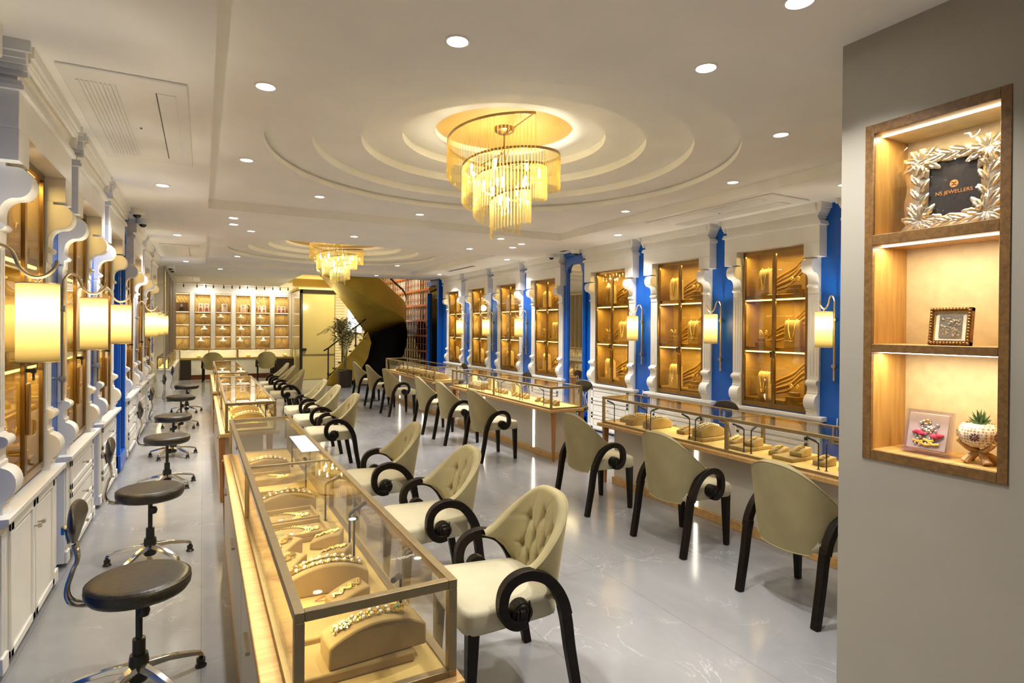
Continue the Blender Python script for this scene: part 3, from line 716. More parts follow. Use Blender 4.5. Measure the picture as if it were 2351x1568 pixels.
# ------------------------------------------------------------------ staff stools
def make_stool(h, label, loc, rz):
    # backrest on local -x
    t = thing('swivel_stool', label, 'stool', loc, rz, 'black swivel stools behind the counters')
    pr = [(.0001, -.075), (.17, -.075), (.193, -.068), (.205, -.05), (.208, -.03), (.205, -.010), (.192, .0), (.17, .004), (.0001, .006)]
    s = MB().lathe(pr, (0, 0, h), 40).build('seat', M_BLKLEA, t, ang=70)
    MB().lathe([(.203, -.012), (.2065, -.010), (.203, -.007)], (0, 0, h), 40).build('seam', M_BLKLEA, s)
    MB().lathe([(.0001, .17), (.036, .17), (.040, .14), (.040, .06), (.034, .05), (.0001, .05)], n=18).lathe([(.026, .17), (.026, .24), (.014, .245), (.014, h-.08), (.05, h-.08), (.05, h-.074)], n=18).build('column', M_BLACK, t)
    MB().tube([(.02, .03, h-.09), (.04, .10, h-.11)], .005, 6).lathe([(.0001, 0), (.02, .008), (.026, .03), (.02, .05), (.0001, .055)], (.018, -.0, h-.19), 12).build('gas_lever', M_BLACK, t)
    for k in range(5):
        a = 2*PI*k/5+.35; c, sn = math.cos(a), math.sin(a)
        mb = MB(); vs = []
        prof = [(.03, .115, .022, .016), (.12, .105, .021, .012), (.22, .080, .019, .010), (.262, .066, .017, .010), (.272, .05, .014, .008)]
        for r, z, w2, th in prof:
            for dy, dz in ((-w2, -th), (w2, -th), (w2*.7, th), (-w2*.7, th)): vs.append((r*c-dy*sn, r*sn+dy*c, z+dz))
        fs = [(i*4+j, i*4+(j+1) % 4, i*4+4+(j+1) % 4, i*4+4+j) for i in range(4) for j in range(4)]+[(3, 2, 1, 0), (16, 17, 18, 19)]
        mb.add(vs, fs); l = mb.build('leg', M_CHROME, t, .003)
        MB().lathe([(.0001, 0), (.026, 0), (.026, .006), (.020, .012), (.017, .018), (.020, .022), (.020, .040), (.008, .044), (.008, .06), (.0001, .06)], (.262*c, .262*sn, 0), 14).build('glide', M_BLACK, l)
    for dy in (-.022, .022):
        pts = spline([(-.05, dy, h-.082), (-.16, dy, h-.084), (-.235, dy, h-.070), (-.262, dy, h-.02), (-.245, dy*.9, h+.06), (-.225, dy*.7, h+.12), (-.235, dy*1.3, h+.19)], 6)
        MB().tube(pts, .0085, 8).build('back_tube', M_CHROME, t)
    b = MB()
    def pad(u, v):
        a = 2*PI*u; q = PI*v
        cy, cz = math.cos(a)*math.sin(q), math.sin(a)*math.sin(q); y = .165*cy; z = (.085 if cz > 0 else .095)*cz*(1-.25*abs(cy)**2 if cz < 0 else 1)
        if cz < 0: y *= (1-.35*abs(cz))
        x = -.022*math.cos(q)-.35*y*y*-2.2
        return (-.235+x, y, h+.285+z)
    b.grid(pad, 40, 14, wrapu=True); b.build('backrest', M_BLKLEA, t, ang=80)
    MB().tube([(-.25, -.03, h+.20), (-.262, -.03, h+.26), (-.262, .03, h+.26), (-.25, .03, h+.20)], .006, 6).lathe([(.0001, 0), (.022, 0), (.022, .03), (.0001, .03)], (-.262, 0, h+.235), 12).build('back_bracket', M_CHROME, t)
    return t
ST = [(-.247, 3.07, .0, 'nearest black swivel stool in the left aisle'), (-.316, 4.72, .05, 'second black swivel stool in the left aisle'), (-.315, 6.87, .10, 'third black swivel stool in the left aisle'),
      (-.32, 8.42, 0, 'fourth black swivel stool in the left aisle'), (-.30, 10.7, .1, 'fifth black swivel stool in the left aisle'), (-.26, 12.6, 0, 'sixth and farthest black swivel stool in the left aisle')]
STOOL = make_stool(.52, ST[0][3], (ST[0][0], ST[0][1], 0), 0)
for x, y, a, lb in ST[1:]: dup(STOOL, (x, y, 0), a, lb)
ST2 = [(4.75, 4.35, PI, 'black stool behind the right case nearest the niche wall, only its back showing'), (4.78, 6.95, PI+.25, 'black stool with chrome tube past the near end of the middle right case'),
       (4.8, 8.75, PI, 'black stool behind the far part of the middle right case'), (4.8, 11.5, PI, 'black stool behind the farthest right case')]
for x, y, a, lb in ST2: dup(STOOL, (x, y, 0), a, lb)

# ------------------------------------------------------------------ chandeliers
def make_chandelier(cx, cy, ztop, label):
    t = thing('crystal_chandelier', label, 'chandelier', (cx, cy, 0))
    g = glass('crystal rod', (1, .90, .62), 1.5, .03, extra=.10, fac=1.6)
    m, nt, out = nodes('warm crystal')
    tr = N(nt, 'ShaderNodeBsdfTransparent', Color=(1, .94, .74, 1)); gl = N(nt, 'ShaderNodeBsdfGlossy', Roughness=.08, Color=(1, .86, .55, 1)); tl = N(nt, 'ShaderNodeBsdfTranslucent', Color=(1, .88, .50, 1))
    m1 = N(nt, 'ShaderNodeMixShader'); m2 = N(nt, 'ShaderNodeMixShader'); m2.inputs[0].default_value = .15
    nt.links.new(schlick(nt, .08), m1.inputs[0]); nt.links.new(tr.outputs[0], m1.inputs[1]); nt.links.new(gl.outputs[0], m1.inputs[2])
    nt.links.new(m1.outputs[0], m2.inputs[1]); nt.links.new(tl.outputs[0], m2.inputs[2]); nt.links.new(m2.outputs[0], out.inputs[0])
    MB().lathe([(.0001, ztop-.055), (.055, ztop-.05), (.085, ztop-.03), (.09, ztop), (.0001, ztop)], n=24).build('canopy', M_BRONZE, t)
    MB().tube([(0, 0, ztop-.04), (0, 0, 2.62)], .008, 8).build('stem', M_BRONZE, t)
    SPI = [(math.radians(268), -1.75, .560, .16, 3.315, 2.75), (math.radians(70), -1.80, .555, .10, 3.22, 2.70)]
    def at(w_, q):
        a0, turns, R0, R1, Z0, Z1 = SPI[w_]
        return a0+turns*2*PI*q, R0+(R1-R0)*q**.95, Z0+(Z1-Z0)*q
    for w_ in (0, 1):
        P = []
        for i in range(121):
            a, r, z = at(w_, i/120); P.append(Vector((r*math.cos(a), r*math.sin(a), z)))
        b = MB(); vs = []
        for p in P:
            rr = math.hypot(p.x, p.y); o = Vector((p.x/rr, p.y/rr, 0))*.004
            for d, dz in ((-1, -.010), (1, -.010), (1, .010), (-1, .010)): vs.append(p+o*d+Vector((0, 0, dz)))
        b.add(vs, [(i*4+j, i*4+(j+1) % 4, i*4+4+(j+1) % 4, i*4+4+j) for i in range(120) for j in range(4)])
        b.build('spiral_band', M_BRONZE, t)
        for q in (0.0, .28, .56):
            a, r, z = at(w_, q); MB().box(0, r, -.005, .005, z-.006, z+.006).build('support_arm', M_BRONZE, t).rotation_euler = (0, 0, a)
    # rods evenly spaced along the spiral
    sp = []; N_ = 1600
    for w_ in (0, 1):
        acc = 0; last = None
        for i in range(N_+1):
            a, r, z = at(w_, i/N_); p = Vector((r*math.cos(a), r*math.sin(a), z))
            if last is None or acc >= .029: sp.append((p, a)); acc = 0 if last is None else acc-.029
            if last is not None: acc += (p-last).length
            last = p
    rod = MB().tube([(0, 0, -.012), (0, 0, -.285)], .0075, 6).add([(.0075*math.cos(PI/3*k), .0075*math.sin(PI/3*k), -.285) for k in range(6)]+[(0, 0, -.300)], [(k, (k+1) % 6, 6) for k in range(6)])
    key = sorted(range(len(sp)), key=lambda i: (sp[i][0].y*.88+sp[i][0].x*.47))[:100]   # the hundred on the side that faces the shop floor
    r0 = rod.build('crystal_rod', m, t, smooth=False); first = True
    for i in key:
        o = r0 if first else r0.copy()
        if not first: COL.objects.link(o); o.parent = t
        first = False; o.location = sp[i][0]; o.rotation_euler = (0, 0, sp[i][1])
    rest = MB(); ks = set(key)
    for i, (p, a) in enumerate(sp):
        if i not in ks: rest.add([(v[0]+p.x, v[1]+p.y, v[2]+p.z) for v in rod.v], rod.f)
    ro = rest.build('crystal_rods', m, t, smooth=False); ro['kind'] = 'stuff'
    bulbm = emit('candle bulb', (1, .78, .36), 22)
    for k in range(14):
        lay = [(.30, 3.00, 7), (.18, 2.88, 5), (.05, 2.76, 2)]; j = k
        for r, z, c in lay:
            if j < c: break
            j -= c
        a = 2*PI*j/c+.4
        MB().ball((r*math.cos(a), r*math.sin(a), z), .014, 8, 6, 1.9).tube([(r*math.cos(a), r*math.sin(a), z-.022), (r*math.cos(a), r*math.sin(a), z-.06)], .009, 8).build('candle_bulb', bulbm, t)
        if k > 8 or k == 0: point('bulb_light', (r*math.cos(a), r*math.sin(a), z), 6.5, (1, .93, .76), .02, t)
    return t
make_chandelier(2.28, 4.40, D1, 'large spiral crystal rod chandelier under the near round dome')
make_chandelier(2.28, 11.40, D2, 'spiral crystal rod chandelier under the far round dome')

# ------------------------------------------------------------------ ceiling fittings
def make_down(kind):
    t = thing('ceiling_downlight', 'x', 'ceiling light')
    MB().lathe([(.052, 0), (.062, 0), (.062, -.004), (.052, -.006), (.046, 0)], n=28).build('trim_ring', M_WHITE, t)
    MB().lathe([(.0001, -.001), (.05, -.001)], n=24).build('lamp_lens', M_LAMP if kind else M_DIM, t, smooth=False)
    l = area('downlight', (0, 0, -.012), .09, 0, K_DOWN if kind else K_DOWN*.30, NEUT, t, spread=math.radians(110), disk=True)
    return t
DB, DD = make_down(1), make_down(0)
tray = [(1.083, 2.592), (.317, 3.62), (2.348, 2.211), (.32, 5.30), (3.619, 2.708), (1.098, 6.40), (2.349, 6.78), (4.40, 3.80), (4.398, 5.362)]
tl = ['at the top centre of the near tray', 'left of the near dome', 'at the top right of the near tray', 'at the left edge of the near tray', 'right of the near dome', 'left of the beam before the far dome', 'straight below the near dome', 'at the right edge of the near tray', 'at the far right edge of the near tray']
sof = [(-.329, 6.186, 1, 'in the left soffit just past the big air conditioner'), (.32, 7.62, 1, 'first of a close pair in the beam between the domes'), (.344, 8.10, 1, 'second of a close pair in the beam between the domes'), (-.32, 9.455, 1, 'in the left soffit before the second air conditioner'),
       (-.296, 13.26, 1, 'in the left soffit beyond the second air conditioner'), (.608, 12.70, 1, 'bright one left of the far dome'), (.353, 14.60, 1, 'bright one in front of the back wall counters'), (5.017, 6.27, 1, 'in the right soffit above the third cabinet'),
       (4.30, 7.706, 1, 'brightest in the right end of the beam'), (3.788, 7.4, 1, 'right of the chandelier tip in the beam'), (4.366, 8.109, 1, 'second one at the right end of the beam'), (3.835, 8.608, 1, 'middle right of the beam'),
       (5.05, 9.6, 1, 'in the right soffit over the first cabinet beyond the mirror'), (3.867, 12.67, 1, 'bright one right of the far dome'), (3.831, 14.3, 1, 'over the stair edge'), (5.066, 13.15, 1, 'in the right soffit by the alcove'),
       (.577, 8.55, 0, 'dim one left in the beam'), (.323, 9.44, 0, 'dim one at the left corner of the far tray'), (2.055, 1.46, 1, 'cut by the top edge of the view'), (5.0, 3.1, 0, 'in the right soffit near the niche wall'),
       (.6, -.4, 1, 'behind the viewer left'), (1.9, 8.3, 1, 'hidden behind the near chandelier')]
fd = {0: True, 1: True}
def put_down(k, x, y, z, lb):
    r = DB if k else DD
    if fd[k]: r.location = (x, y, z); r['label'] = lb; r['group'] = 'round recessed downlights'; fd[k] = False
    else: dup(r, (x, y, z), 0, lb, 'round recessed downlights')
for (x, y), lb in zip(tray, tl): put_down(1 if lb.startswith('at the top') or lb == 'left of the near dome' else 0, x, y, ZT, 'small recessed downlight '+lb)
for x, y, k, lb in sof: put_down(k, x, y, ZT if (x > .05 and x < 4.62 and 9.2 < y < 13.97) else ZS, 'recessed round downlight, '+lb)

def make_ac():
    t = thing('ceiling_air_conditioner', 'x', 'air conditioner')
    MB().box(-.285, .285, -.88, .88, -.014, 0).build('panel', M_WHITE, t, .012)
    g = MB()
    for k in range(9): g.box(-.225+.020*k, -.213+.020*k, -.72, .72, -.022, -.012)
    g.build('intake_grille', M_WHITE, t, .002)
    MB().box(.135, .225, -.70, .70, -.018, -.013).build('air_flap', M_WHITE, t, .003)
    MB().box(.128, .133, -.70, .70, -.016, -.0135).box(.0, .012, -.005, .02, -.0165, -.0135).build('air_slot', M_BLACK, t)
    return t
AC = make_ac(); AC.location = (-.36, 4.42, ZS); AC['label'] = 'white ceiling air conditioner panel, big one at the top left'; AC['group'] = 'flat ceiling air conditioners'
dup(AC, (-.33, 11.45, ZS), 0, 'white ceiling air conditioner panel, small one farther along the left soffit')
dup(AC, (-.36, 17.9, ZS), 0, 'white ceiling air conditioner panel, farthest one near the back wall')
dup(AC, (5.0, 4.5, ZS), PI, 'white ceiling air conditioner panel in the right soffit')
for i, (x, y, l, lb) in enumerate([(4.97, 11.6, 1.4, 'black linear slot vent in the right soffit'), (5.29, 8.03, .20, 'tiny black slot vent beside the dome cameras')]):
    t = thing('slot_vent', lb, 'vent', (x, y, ZS), 0)
    MB().box(-.05, .05, -l/2, l/2, -.004, 0).build('frame', M_WHITE, t)
    v = MB()
    for k in range(3): v.box(-.035+.025*k, -.020+.025*k, -l/2+.02, l/2-.02, -.007, -.0035)
    v.build('slot', M_BLACK, t)
def make_cam():
    t = thing('dome_camera', 'x', 'security camera')
    MB().lathe([(.0001, 0), (.075, 0), (.075, -.045), (.068, -.062), (.05, -.068), (.0001, -.068)], n=28).build('housing', M_WHITE, t)
    MB().ball((0, 0, -.062), .042, 20, 10, .95).build('dark_dome', mat('black dome plastic', (.006, .006, .006), .06), t)
    return t
cm = make_cam()
cl = [(-.643, 7.60, 'white dome camera on the left soffit, nearer of the close pair'), (-.642, 8.28, 'white dome camera on the left soffit, farther of the close pair'), (-.607, 14.35, 'white dome camera at the strand curtain, nearer one'), (-.60, 15.0, 'white dome camera at the strand curtain, farther one'),
      (5.325, 8.47, 'small white dome camera left of the right mirror top'), (5.37, 7.80, 'white dome camera right above the right blue mirror')]
for i, (x, y, lb) in enumerate(cl):
    if i == 0: cm.location = (x, y, ZS); cm['label'] = lb; cm['group'] = 'white dome cameras'
    else: dup(cm, (x, y, ZS), 0, lb)

# ------------------------------------------------------------------ back wall
YB = 20.95
struct(MB().box(-1.3, 2.72, YB, YB+.05, 0, 3.4).build('wall_back', M_CREAMW))
struct(MB().box(-1.3, 2.7, YB-.10, YB, 2.78, 2.94).build('trim_2', M_CREAMW, bevel=.01))
NW = .60; NX = [-1.02+.0, -.36, .30, .96]
xs = [-.58+.584*k for k in range(6)]
def wx(px): return px
def make_niche(cx, label, first=None):
    t = thing('wall_niche_cabinet', label, 'cabinet', (cx, YB-.32, 0), 0, 'oak framed wall niches on the back wall')
    h = .205
    f = MB()
    for a in ((-h-.025, -h, .90, 2.68), (h, h+.025, .90, 2.68)): f.box(a[0], a[1], 0, .30, a[2], a[3])
    f.box(-h, h, 0, .30, .90, .95).box(-h, h, 0, .30, 2.655, 2.68)
    f.build('frame', M_OAK, t, .003)
    MB().box(-h, h, .285, .30, .95, 2.655).build('back_panel', M_BEDV, t)
    r = MB()
    for k in range(3): r.tube(spline([(-.18+.1*k, .28, 2.6), (.02+.05*k, .28, 2.3), (.12-.2*k, .28, 1.9), (-.08+.15*k, .28, 1.5), (.10-.1*k, .28, 1.0)], 6), .006, 6)
    r.build('carved_relief', M_TANV, t)
    for z in (1.30, 1.68, 2.08):
        s = MB().box(-h, h, .01, .285, z, z+.028).build('shelf', M_OAK, t, .002)
        MB().box(-h, h, .0, .012, z-.008, z+.002).build('light_strip', M_STRIP, s)
    MB().box(-h, h, .0, .012, 2.64, 2.655).build('light_strip', M_STRIP, t)
    area('niche_light', (0, .12, 2.63), .36, .1, .8, WARM, t); area('niche_light', (0, .12, 2.05), .36, .1, .5, WARM, t); area('niche_light', (0, .12, 1.65), .36, .1, .5, WARM, t); area('niche_light', (0, .12, 1.28), .36, .1, .5, WARM, t)
    MB().box(-h, h, .004, .008, .95, 2.63).build('glass_pane', M_GLASS, t)
    return t
n0 = make_niche(xs[0], 'oak framed wall niche at the left end beside the strand curtain')
nl = ['oak framed wall niche second from the left', 'oak framed wall niche third from the left', 'oak framed wall niche fourth from the left', 'oak framed wall niche fifth from the left', 'oak framed wall niche at the right end beside the gold door']
for x, lb in zip(xs[1:], nl): dup(n0, (x, YB-.32, 0), 0, lb)
# white wall face between the niches
m_ = MB(); e = [-1.3]+[v for x in xs for v in (x-.23, x+.23)]+[2.66]
for k in range(0, len(e), 2): m_.box(e[k], e[k+1], YB-.32, YB-.01, .90, 2.68)
m_.box(-1.3, 2.66, YB-.32, YB-.01, 2.68, ZS).box(-1.3, 2.66, YB-.32, YB-.01, 0, .90)
struct(m_.build('wall_back_facing', M_CREAMW, smooth=False))
# portrait cards on the top niche shelves
SKIN = mat('printed skin tone', (.60, .36, .22), .5); HAIR = mat('printed black hair', (.02, .012, .01), .5)
def portrait(x, z, w, h, bg, dress, n, label, y=YB-.14):
    t = thing('portrait_card', label, 'picture', (x, y, z), 0, 'portrait cards on the top niche shelves')
    MB().box(-w/2, w/2, -.004, .004, 0, h).build('card', bg, t)
    p = MB(); hr = MB(); dr = MB()
    for k in range(n):
        cx = -w/2+w*(k+.5)/n; s = min(h, w/n*1.3)
        p.add([(cx+a*s*.13, -.006, h*.68+b*s*.17) for a, b in arc(0, 0, 1, 0, 2*PI, 15)[:-1]], [tuple(range(15))]).box(cx-.03*s, cx+.03*s, -.006, -.005, h*.42, h*.6)
        hr.add([(cx+a*s*.165, -.0052, h*.72+b*s*.19) for a, b in arc(0, 0, 1, 0, 2*PI, 15)[:-1]], [tuple(range(15))])
        dr.add([(cx-.28*s, -.0058, 0), (cx+.28*s, -.0058, 0), (cx+.20*s, -.0058, h*.40), (cx+.05*s, -.0058, h*.50), (cx-.05*s, -.0058, h*.50), (cx-.20*s, -.0058, h*.40)], [(0, 1, 2, 3, 4, 5)])
    hr.build('printed_hair', HAIR, t, smooth=False); dr.build('printed_clothes', dress, t, smooth=False); p.build('printed_face', SKIN, t, smooth=False)
    return t
cB, cW = mat('brown card', (.20, .12, .05), .5), mat('cream card', (.80, .70, .52), .5)
dB, dT = mat('black blouse print', (.02, .02, .025), .5), mat('red brown sari print', (.35, .10, .06), .5)
portrait(xs[0]+.0, 2.108, .34, .27, cB, dB, 1, 'brown portrait card of a woman in black, in the leftmost niche')
portrait(xs[1]-.06, 2.108, .13, .26, cW, dT, 1, 'narrow portrait card of a woman in the second niche, left one')
portrait(xs[1]+.11, 2.108, .14, .26, cW, dT, 1, 'narrow portrait card of a woman in the second niche, right one')
portrait(xs[2]-.15, 2.108, .05, .18, cW, dT, 1, 'very narrow portrait card at the left of the third niche')
portrait(xs[2]+.04, 2.108, .18, .26, cW, mat('cream dress print', (.7, .6, .45), .5), 1, 'portrait card of a woman with flying hair in the third niche')
portrait(xs[3]+.0, 2.108, .16, .24, cW, mat('peach dress print', (.7, .42, .28), .5), 1, 'portrait card of a smiling woman in the fourth niche')
portrait(xs[3]+.165, 2.108, .055, .24, cB, dB, 1, 'narrow dark portrait card at the right of the fourth niche')
portrait(xs[4]-.02, 2.108, .26, .22, cW, dT, 2, 'wide portrait card with two women in the fifth niche')
portrait(xs[5]+.0, 2.108, .27, .22, cW, dT, 2, 'wide portrait card with two women in the niche at the right end')
# necklace busts and earring stands in the back niches
BUSTM = mat('white display bust', (.86, .78, .60), .5, var=.03)
def make_bust():
    t = thing('necklace_bust', 'x', 'display bust')
    b = MB()
    prof = [(.028, .15), (.030, .185), (.026, .20), (.0001, .203)]
    def fn(u, v):
        a = 2*PI*u; zz = [0, .02, .06, .095, .12, .135, .165, .19, .20, .202][round(v*9)]
        ww = [.002, .035, .085, .105, .075, .035, .026, .028, .025, .001][round(v*9)]
        dd = [.002, .02, .032, .034, .03, .024, .022, .024, .022, .001][round(v*9)]
        return (ww*math.cos(a), -dd*math.sin(a)*-1, .115+zz)
    b.grid(fn, 24, 9, wrapu=True); b.build('bust', BUSTM, t, ang=60)
    MB().tube([(0, 0, .12), (0, 0, .0)], .006, 8).lathe([(.0001, .008), (.04, .006), (.042, 0), (.0001, 0)], n=16).build('stand', M_BRASS, t)
    n = MB()
    for k in range(17):
        a = PI+PI*k/16; n.bead((.060*math.cos(a), -.038, .235+.075*math.sin(a)), .0065)
        n.bead((.042*math.cos(a), -.036, .245+.05*math.sin(a)), .005)
    n.build('necklace', M_GOLD, t)
    return t
def make_estand():
    t = thing('earring_stand', 'x', 'display stand')
    MB().box(-.045, .045, -.03, .03, 0, .035).build('block', M_TANV, t, .004)
    MB().tube([(0, 0, .03), (0, 0, .075), (-.03, 0, .11)], .003, 6).tube([(0, 0, .075), (.03, 0, .11)], .003, 6).build('branch', M_BRASS, t)
    e = MB()
    for s in (-1, 1):
        for k in range(9): e.bead((s*.032+.010*math.cos(k*.7), -.004, .098+.010*math.sin(k*.7)), .0042)
        for k in range(4): e.bead((s*.032+(k-1.5)*.005, -.004, .080), .003)
    e.build('earring', M_GOLD, t)
    return t
BUST, EST = make_bust(), make_estand()
fb = fe = True
rows = [(.95, 'bottom'), (1.328, 'second lowest'), (1.708, 'third')]
offs = {1: [-.05, .05, .03], 2: [0, -.02, -.07], 3: [-.09, -.06, -.07], 4: [.03, -.08, -.07]}
nn = {1: 'second', 2: 'third', 3: 'fourth', 4: 'fifth'}
for k in offs:
    for j, (z, rn) in enumerate(rows):
        lb = 'white bust wearing a gold necklace, %s shelf of the %s back wall niche' % (rn, nn[k])
        loc = (xs[k]+offs[k][j], YB-.17, z)
        if fb: BUST.location = loc; BUST['label'] = lb; BUST['group'] = 'white necklace busts in the back wall niches'; fb = False
        else: dup(BUST, loc, 0, lb)
        lb = 'small gold earring stand, %s shelf of the %s back wall niche' % (rn, nn[k])
        loc = (xs[k]+(.12 if offs[k][j] < .04 else -.12), YB-.21, z)
        if fe: EST.location = loc; EST['label'] = lb; EST['group'] = 'small earring stands in the back wall niches'; fe = False
        else: dup(EST, loc, 0, lb)
# back counter with its glass cases
t = thing('back_counter', 'white fronted counter with dark end panels along the back wall', 'counter', (0, 20.05, 0))
MB().box(-.62, 2.64, 0, .52, .60, .64).build('worktop', M_CASEM, t, .003)
MB().box(-.30, 1.93, .03, .5, .14, .60).build('white_front', M_WHITE, t, .003)
for a, b in ((1.94, 2.62), (-.6, -.31)): MB().box(a, b, .02, .5, .0, .60).build('dark_end_panel', mat('dark brown panel', (.03, .018, .012), .3), t, .003)
MB().box(-.31, 1.94, .06, .5, 0, .14).build('kick_board', mat('mahogany board', (.17, .045, .012), .3), t, .002)
BC1 = make_case(1.60, .42, 'low glass case at the left of the back counter', (-.62, 20.50, 0), -PI/2)
BC2 = make_case(1.64, .42, 'low glass case at the right of the back counter', (.98, 20.50, 0), -PI/2)
# track spotlights
t0 = thing('track_spotlight', 'x', 'spotlight')
MB().tube([(0, 0, 0), (0, 0, -.04)], .008, 8).build('mount', M_BLACK, t0)
MB().tube([(0, 0, -.04), (0, .0, -.12)], .018, 12).build('head', M_BLACK, t0)
MB().lathe([(.0001, -.121), (.014, -.121)], n=12).build('lamp_lens', M_DIM, t0, smooth=False)
struct(MB().box(-.75, 2.62, 19.78, 19.82, ZS-.02, ZS).build('trim_3', M_WHITE))
tx = [(428.5+0), 454.5, 471.7, 487, 508, 525, 541, 557, 576, 593.6, 612, 628, 645.5]
tx = [-.50+.0135*(p-428.5)*1.0 for p in tx]
for i, x in enumerate(tx):
    lb = 'small black track spotlight, %s from the left on the back wall track' % ORD[i]
    if i == 0: t0.location = (x, 19.8, ZS-.02); t0['label'] = lb; t0['group'] = 'black track spotlights over the back wall'
    else: dup(t0, (x, 19.8, ZS-.02), 0, lb)
for i, (x, lb) in enumerate([(.05, 'bright white flood lamp left on the back wall ceiling'), (1.25, 'bright white flood lamp in the middle of the back wall ceiling'), (2.08, 'bright white flood lamp right on the back wall ceiling')]):
    t = thing('flood_lamp', lb, 'spotlight', (x, 20.2, ZS))
    MB().tube([(0, 0, 0), (0, 0, -.05)], .012, 8).build('mount', M_WHITE, t)
    MB().ball((0, 0, -.09), .045, 14, 8, .7).build('lamp_head', emit('flood lamp', (1, .96, .86), 12), t)
    area('flood_light', (0, 0, -.14), .08, 0, 4, NEUT, t, rot=(math.radians(20), 0, 0), disk=True)

# ------------------------------------------------------------------ strand curtain and marble counter at the far left
t = thing('strand_curtain', 'grey metallic strand curtain hanging at the far left', 'curtain', (-.72, 14.5, 0))
MB().tube([(0, 0, 0), (0, 0, 2.90)], .022, 8).build('post', M_NICKEL, t)
MB().box(-.02, .02, 0, 5.5, 2.86, 2.92).build('top_rail', M_NICKEL, t)
s = MB()
for k in range(100): s.tube([(.012*math.sin(k*1.3), .12+.054*k, .97), (.012*math.sin(k*1.3), .12+.054*k, 2.88)], .011, 5)
s = s.build('strands', mat('grey metallic strand', (.32, .29, .25), .35, .7), t); s['kind'] = 'stuff'
t = thing('marble_counter', 'white marble counter below the strand curtain', 'counter', (-.62, 15.4, 0))
MW = mat('white veined marble', (.72, .72, .72), .2, var=.10, scale=3)
MB().box(-.30, 0, 0, 4.3, .0, .62).build('body', MW, t, .004); MB().box(-.31, .03, -.03, 4.33, .62, .65).build('worktop', MW, t, .004)
make_case(1.9, .24, 'nearer glass case on the white marble counter', (-.68, 17.35, 0), PI, (.33, .66))
make_case(1.9, .24, 'farther glass case on the white marble counter', (-.68, 19.35, 0), PI, (.33, .66))

# ------------------------------------------------------------------ stair hall
HY = mat('warm yellow wall paint', (.80, .66, .30), .6, var=.03)
YS = 21.2
struct(MB().box(2.7, 8.0, YS, YS+.05, 0, 4.6).build('wall_stair_back', HY))
struct(MB().box(5.72, 5.78, 15.0, YS, 0, 4.6).build('wall_stair_right', mat('black stair wall', (.008, .007, .007), .25)))
struct(MB().box(2.1, 2.18, 15.0, YS, ZS+.001, 4.6).build('wall_stair_left', HY))
struct(MB().box(2.1, 5.8, 14.92, 15.0, ZS, 4.6).build('wall_stair_front', HY))
struct(MB().box(2.1, 5.8, 14.92, YS+.05, 4.6, 4.65).build('ceiling_stair', M_CREAMW))
struct(MB().box(2.18, 5.7, YS-.6, YS, 3.28, 3.36).build('trim_4', HY))
area('stair_hall_light', (4.0, 17.5, 4.5), 1.2, 1.2, 150, (1, .86, .52))
point('stair_fill_light', (3.0, 17.2, 2.3), 10, (1, .84, .45), .1)  # added unseen fill light, brightens the left of the stair underside
# carved cream screen wall left of the stair
t = thing('carved_wall_panel', 'cream wall panel with carved line pattern behind the stair', 'panel', (3.78, YS-.06, 0))
MB().box(0, 1.5, 0, .05, 0, 2.95).build('panel', mat('cream carved plaster', (.86, .80, .60), .6, var=.02), t)
g = MB()
for k in range(26): g.box(.02, .72, -.012, 0, .3+.10*k, .312+.10*k)
for k in range(7): g.tube([(.78+.07*k, -.006, .9), (.95+.07*k, -.006, 1.4), (.78+.07*k, -.006, 1.9), (.95+.07*k, -.006, 2.4)], .006, 5)
g.build('carved_line', mat('gilded line', (.70, .56, .28), .5), t)
t = thing('stair_window', 'bright white window seen between the stair and its railing', 'window', (4.62, YS-.08, 1.45))
MB().box(0, .50, 0, .02, 0, .85).build('pane', emit('bright daylight pane', (1, .98, .9), 2.2), t)
MB().box(-.03, 0, -.02, .03, -.03, .88).box(.5, .53, -.02, .03, -.03, .88).box(0, .5, -.02, .03, -.03, 0).box(0, .5, -.02, .03, .85, .88).build('frame', M_CREAMW, t)
# golden glass door in a black frame
GD = mat('pale gold lacquered glass', (.50, .42, .19), .25, var=.03, scale=2, coat=.4)
t = thing('gold_glass_door', 'tall pale gold glass door in a black frame', 'door', (2.66, 18.7, 0))
MB().box(0, .06, -.03, .03, 0, 2.80).box(0, 1.12, -.03, .03, 2.68, 2.80).build('frame', M_BLACK, t, .003)
MB().box(.06, 1.02, -.012, .012, .02, .76).box(.06, 1.02, -.012, .012, .79, 2.68).build('door_leaf', GD, t)
MB().box(.06, 1.02, -.02, .02, .755, .792).box(1.02, 1.04, -.02, .02, 0, 2.68).box(.06, 1.04, -.02, .02, 0, .02).build('cross_bar', M_CASEM, t)
MB().box(.06, .17, -.06, -.02, .90, .98).build('handle', M_BLACK, t, .004)
t = thing('gold_side_panel', 'narrow pale gold glass side panel joining the door and the back wall', 'panel', (2.66, 18.75, 0))
MB().box(-.012, .012, 0, 1.9, .02, 2.72).build('glass_panel', GD, t)
MB().box(-.02, .02, 0, .03, 0, 2.75).box(-.02, .02, 1.87, 1.9, 0, 2.75).box(-.02, .02, 0, 1.9, 2.72, 2.76).build('frame', M_BRASS, t)
struct(MB().box(2.60, 3.8, 18.7, YS, 2.80, 2.86).build('ceiling_lobby', HY))
area('lobby_light', (3.2, 20.0, 2.75), .5, .5, 8, (1, .85, .5))

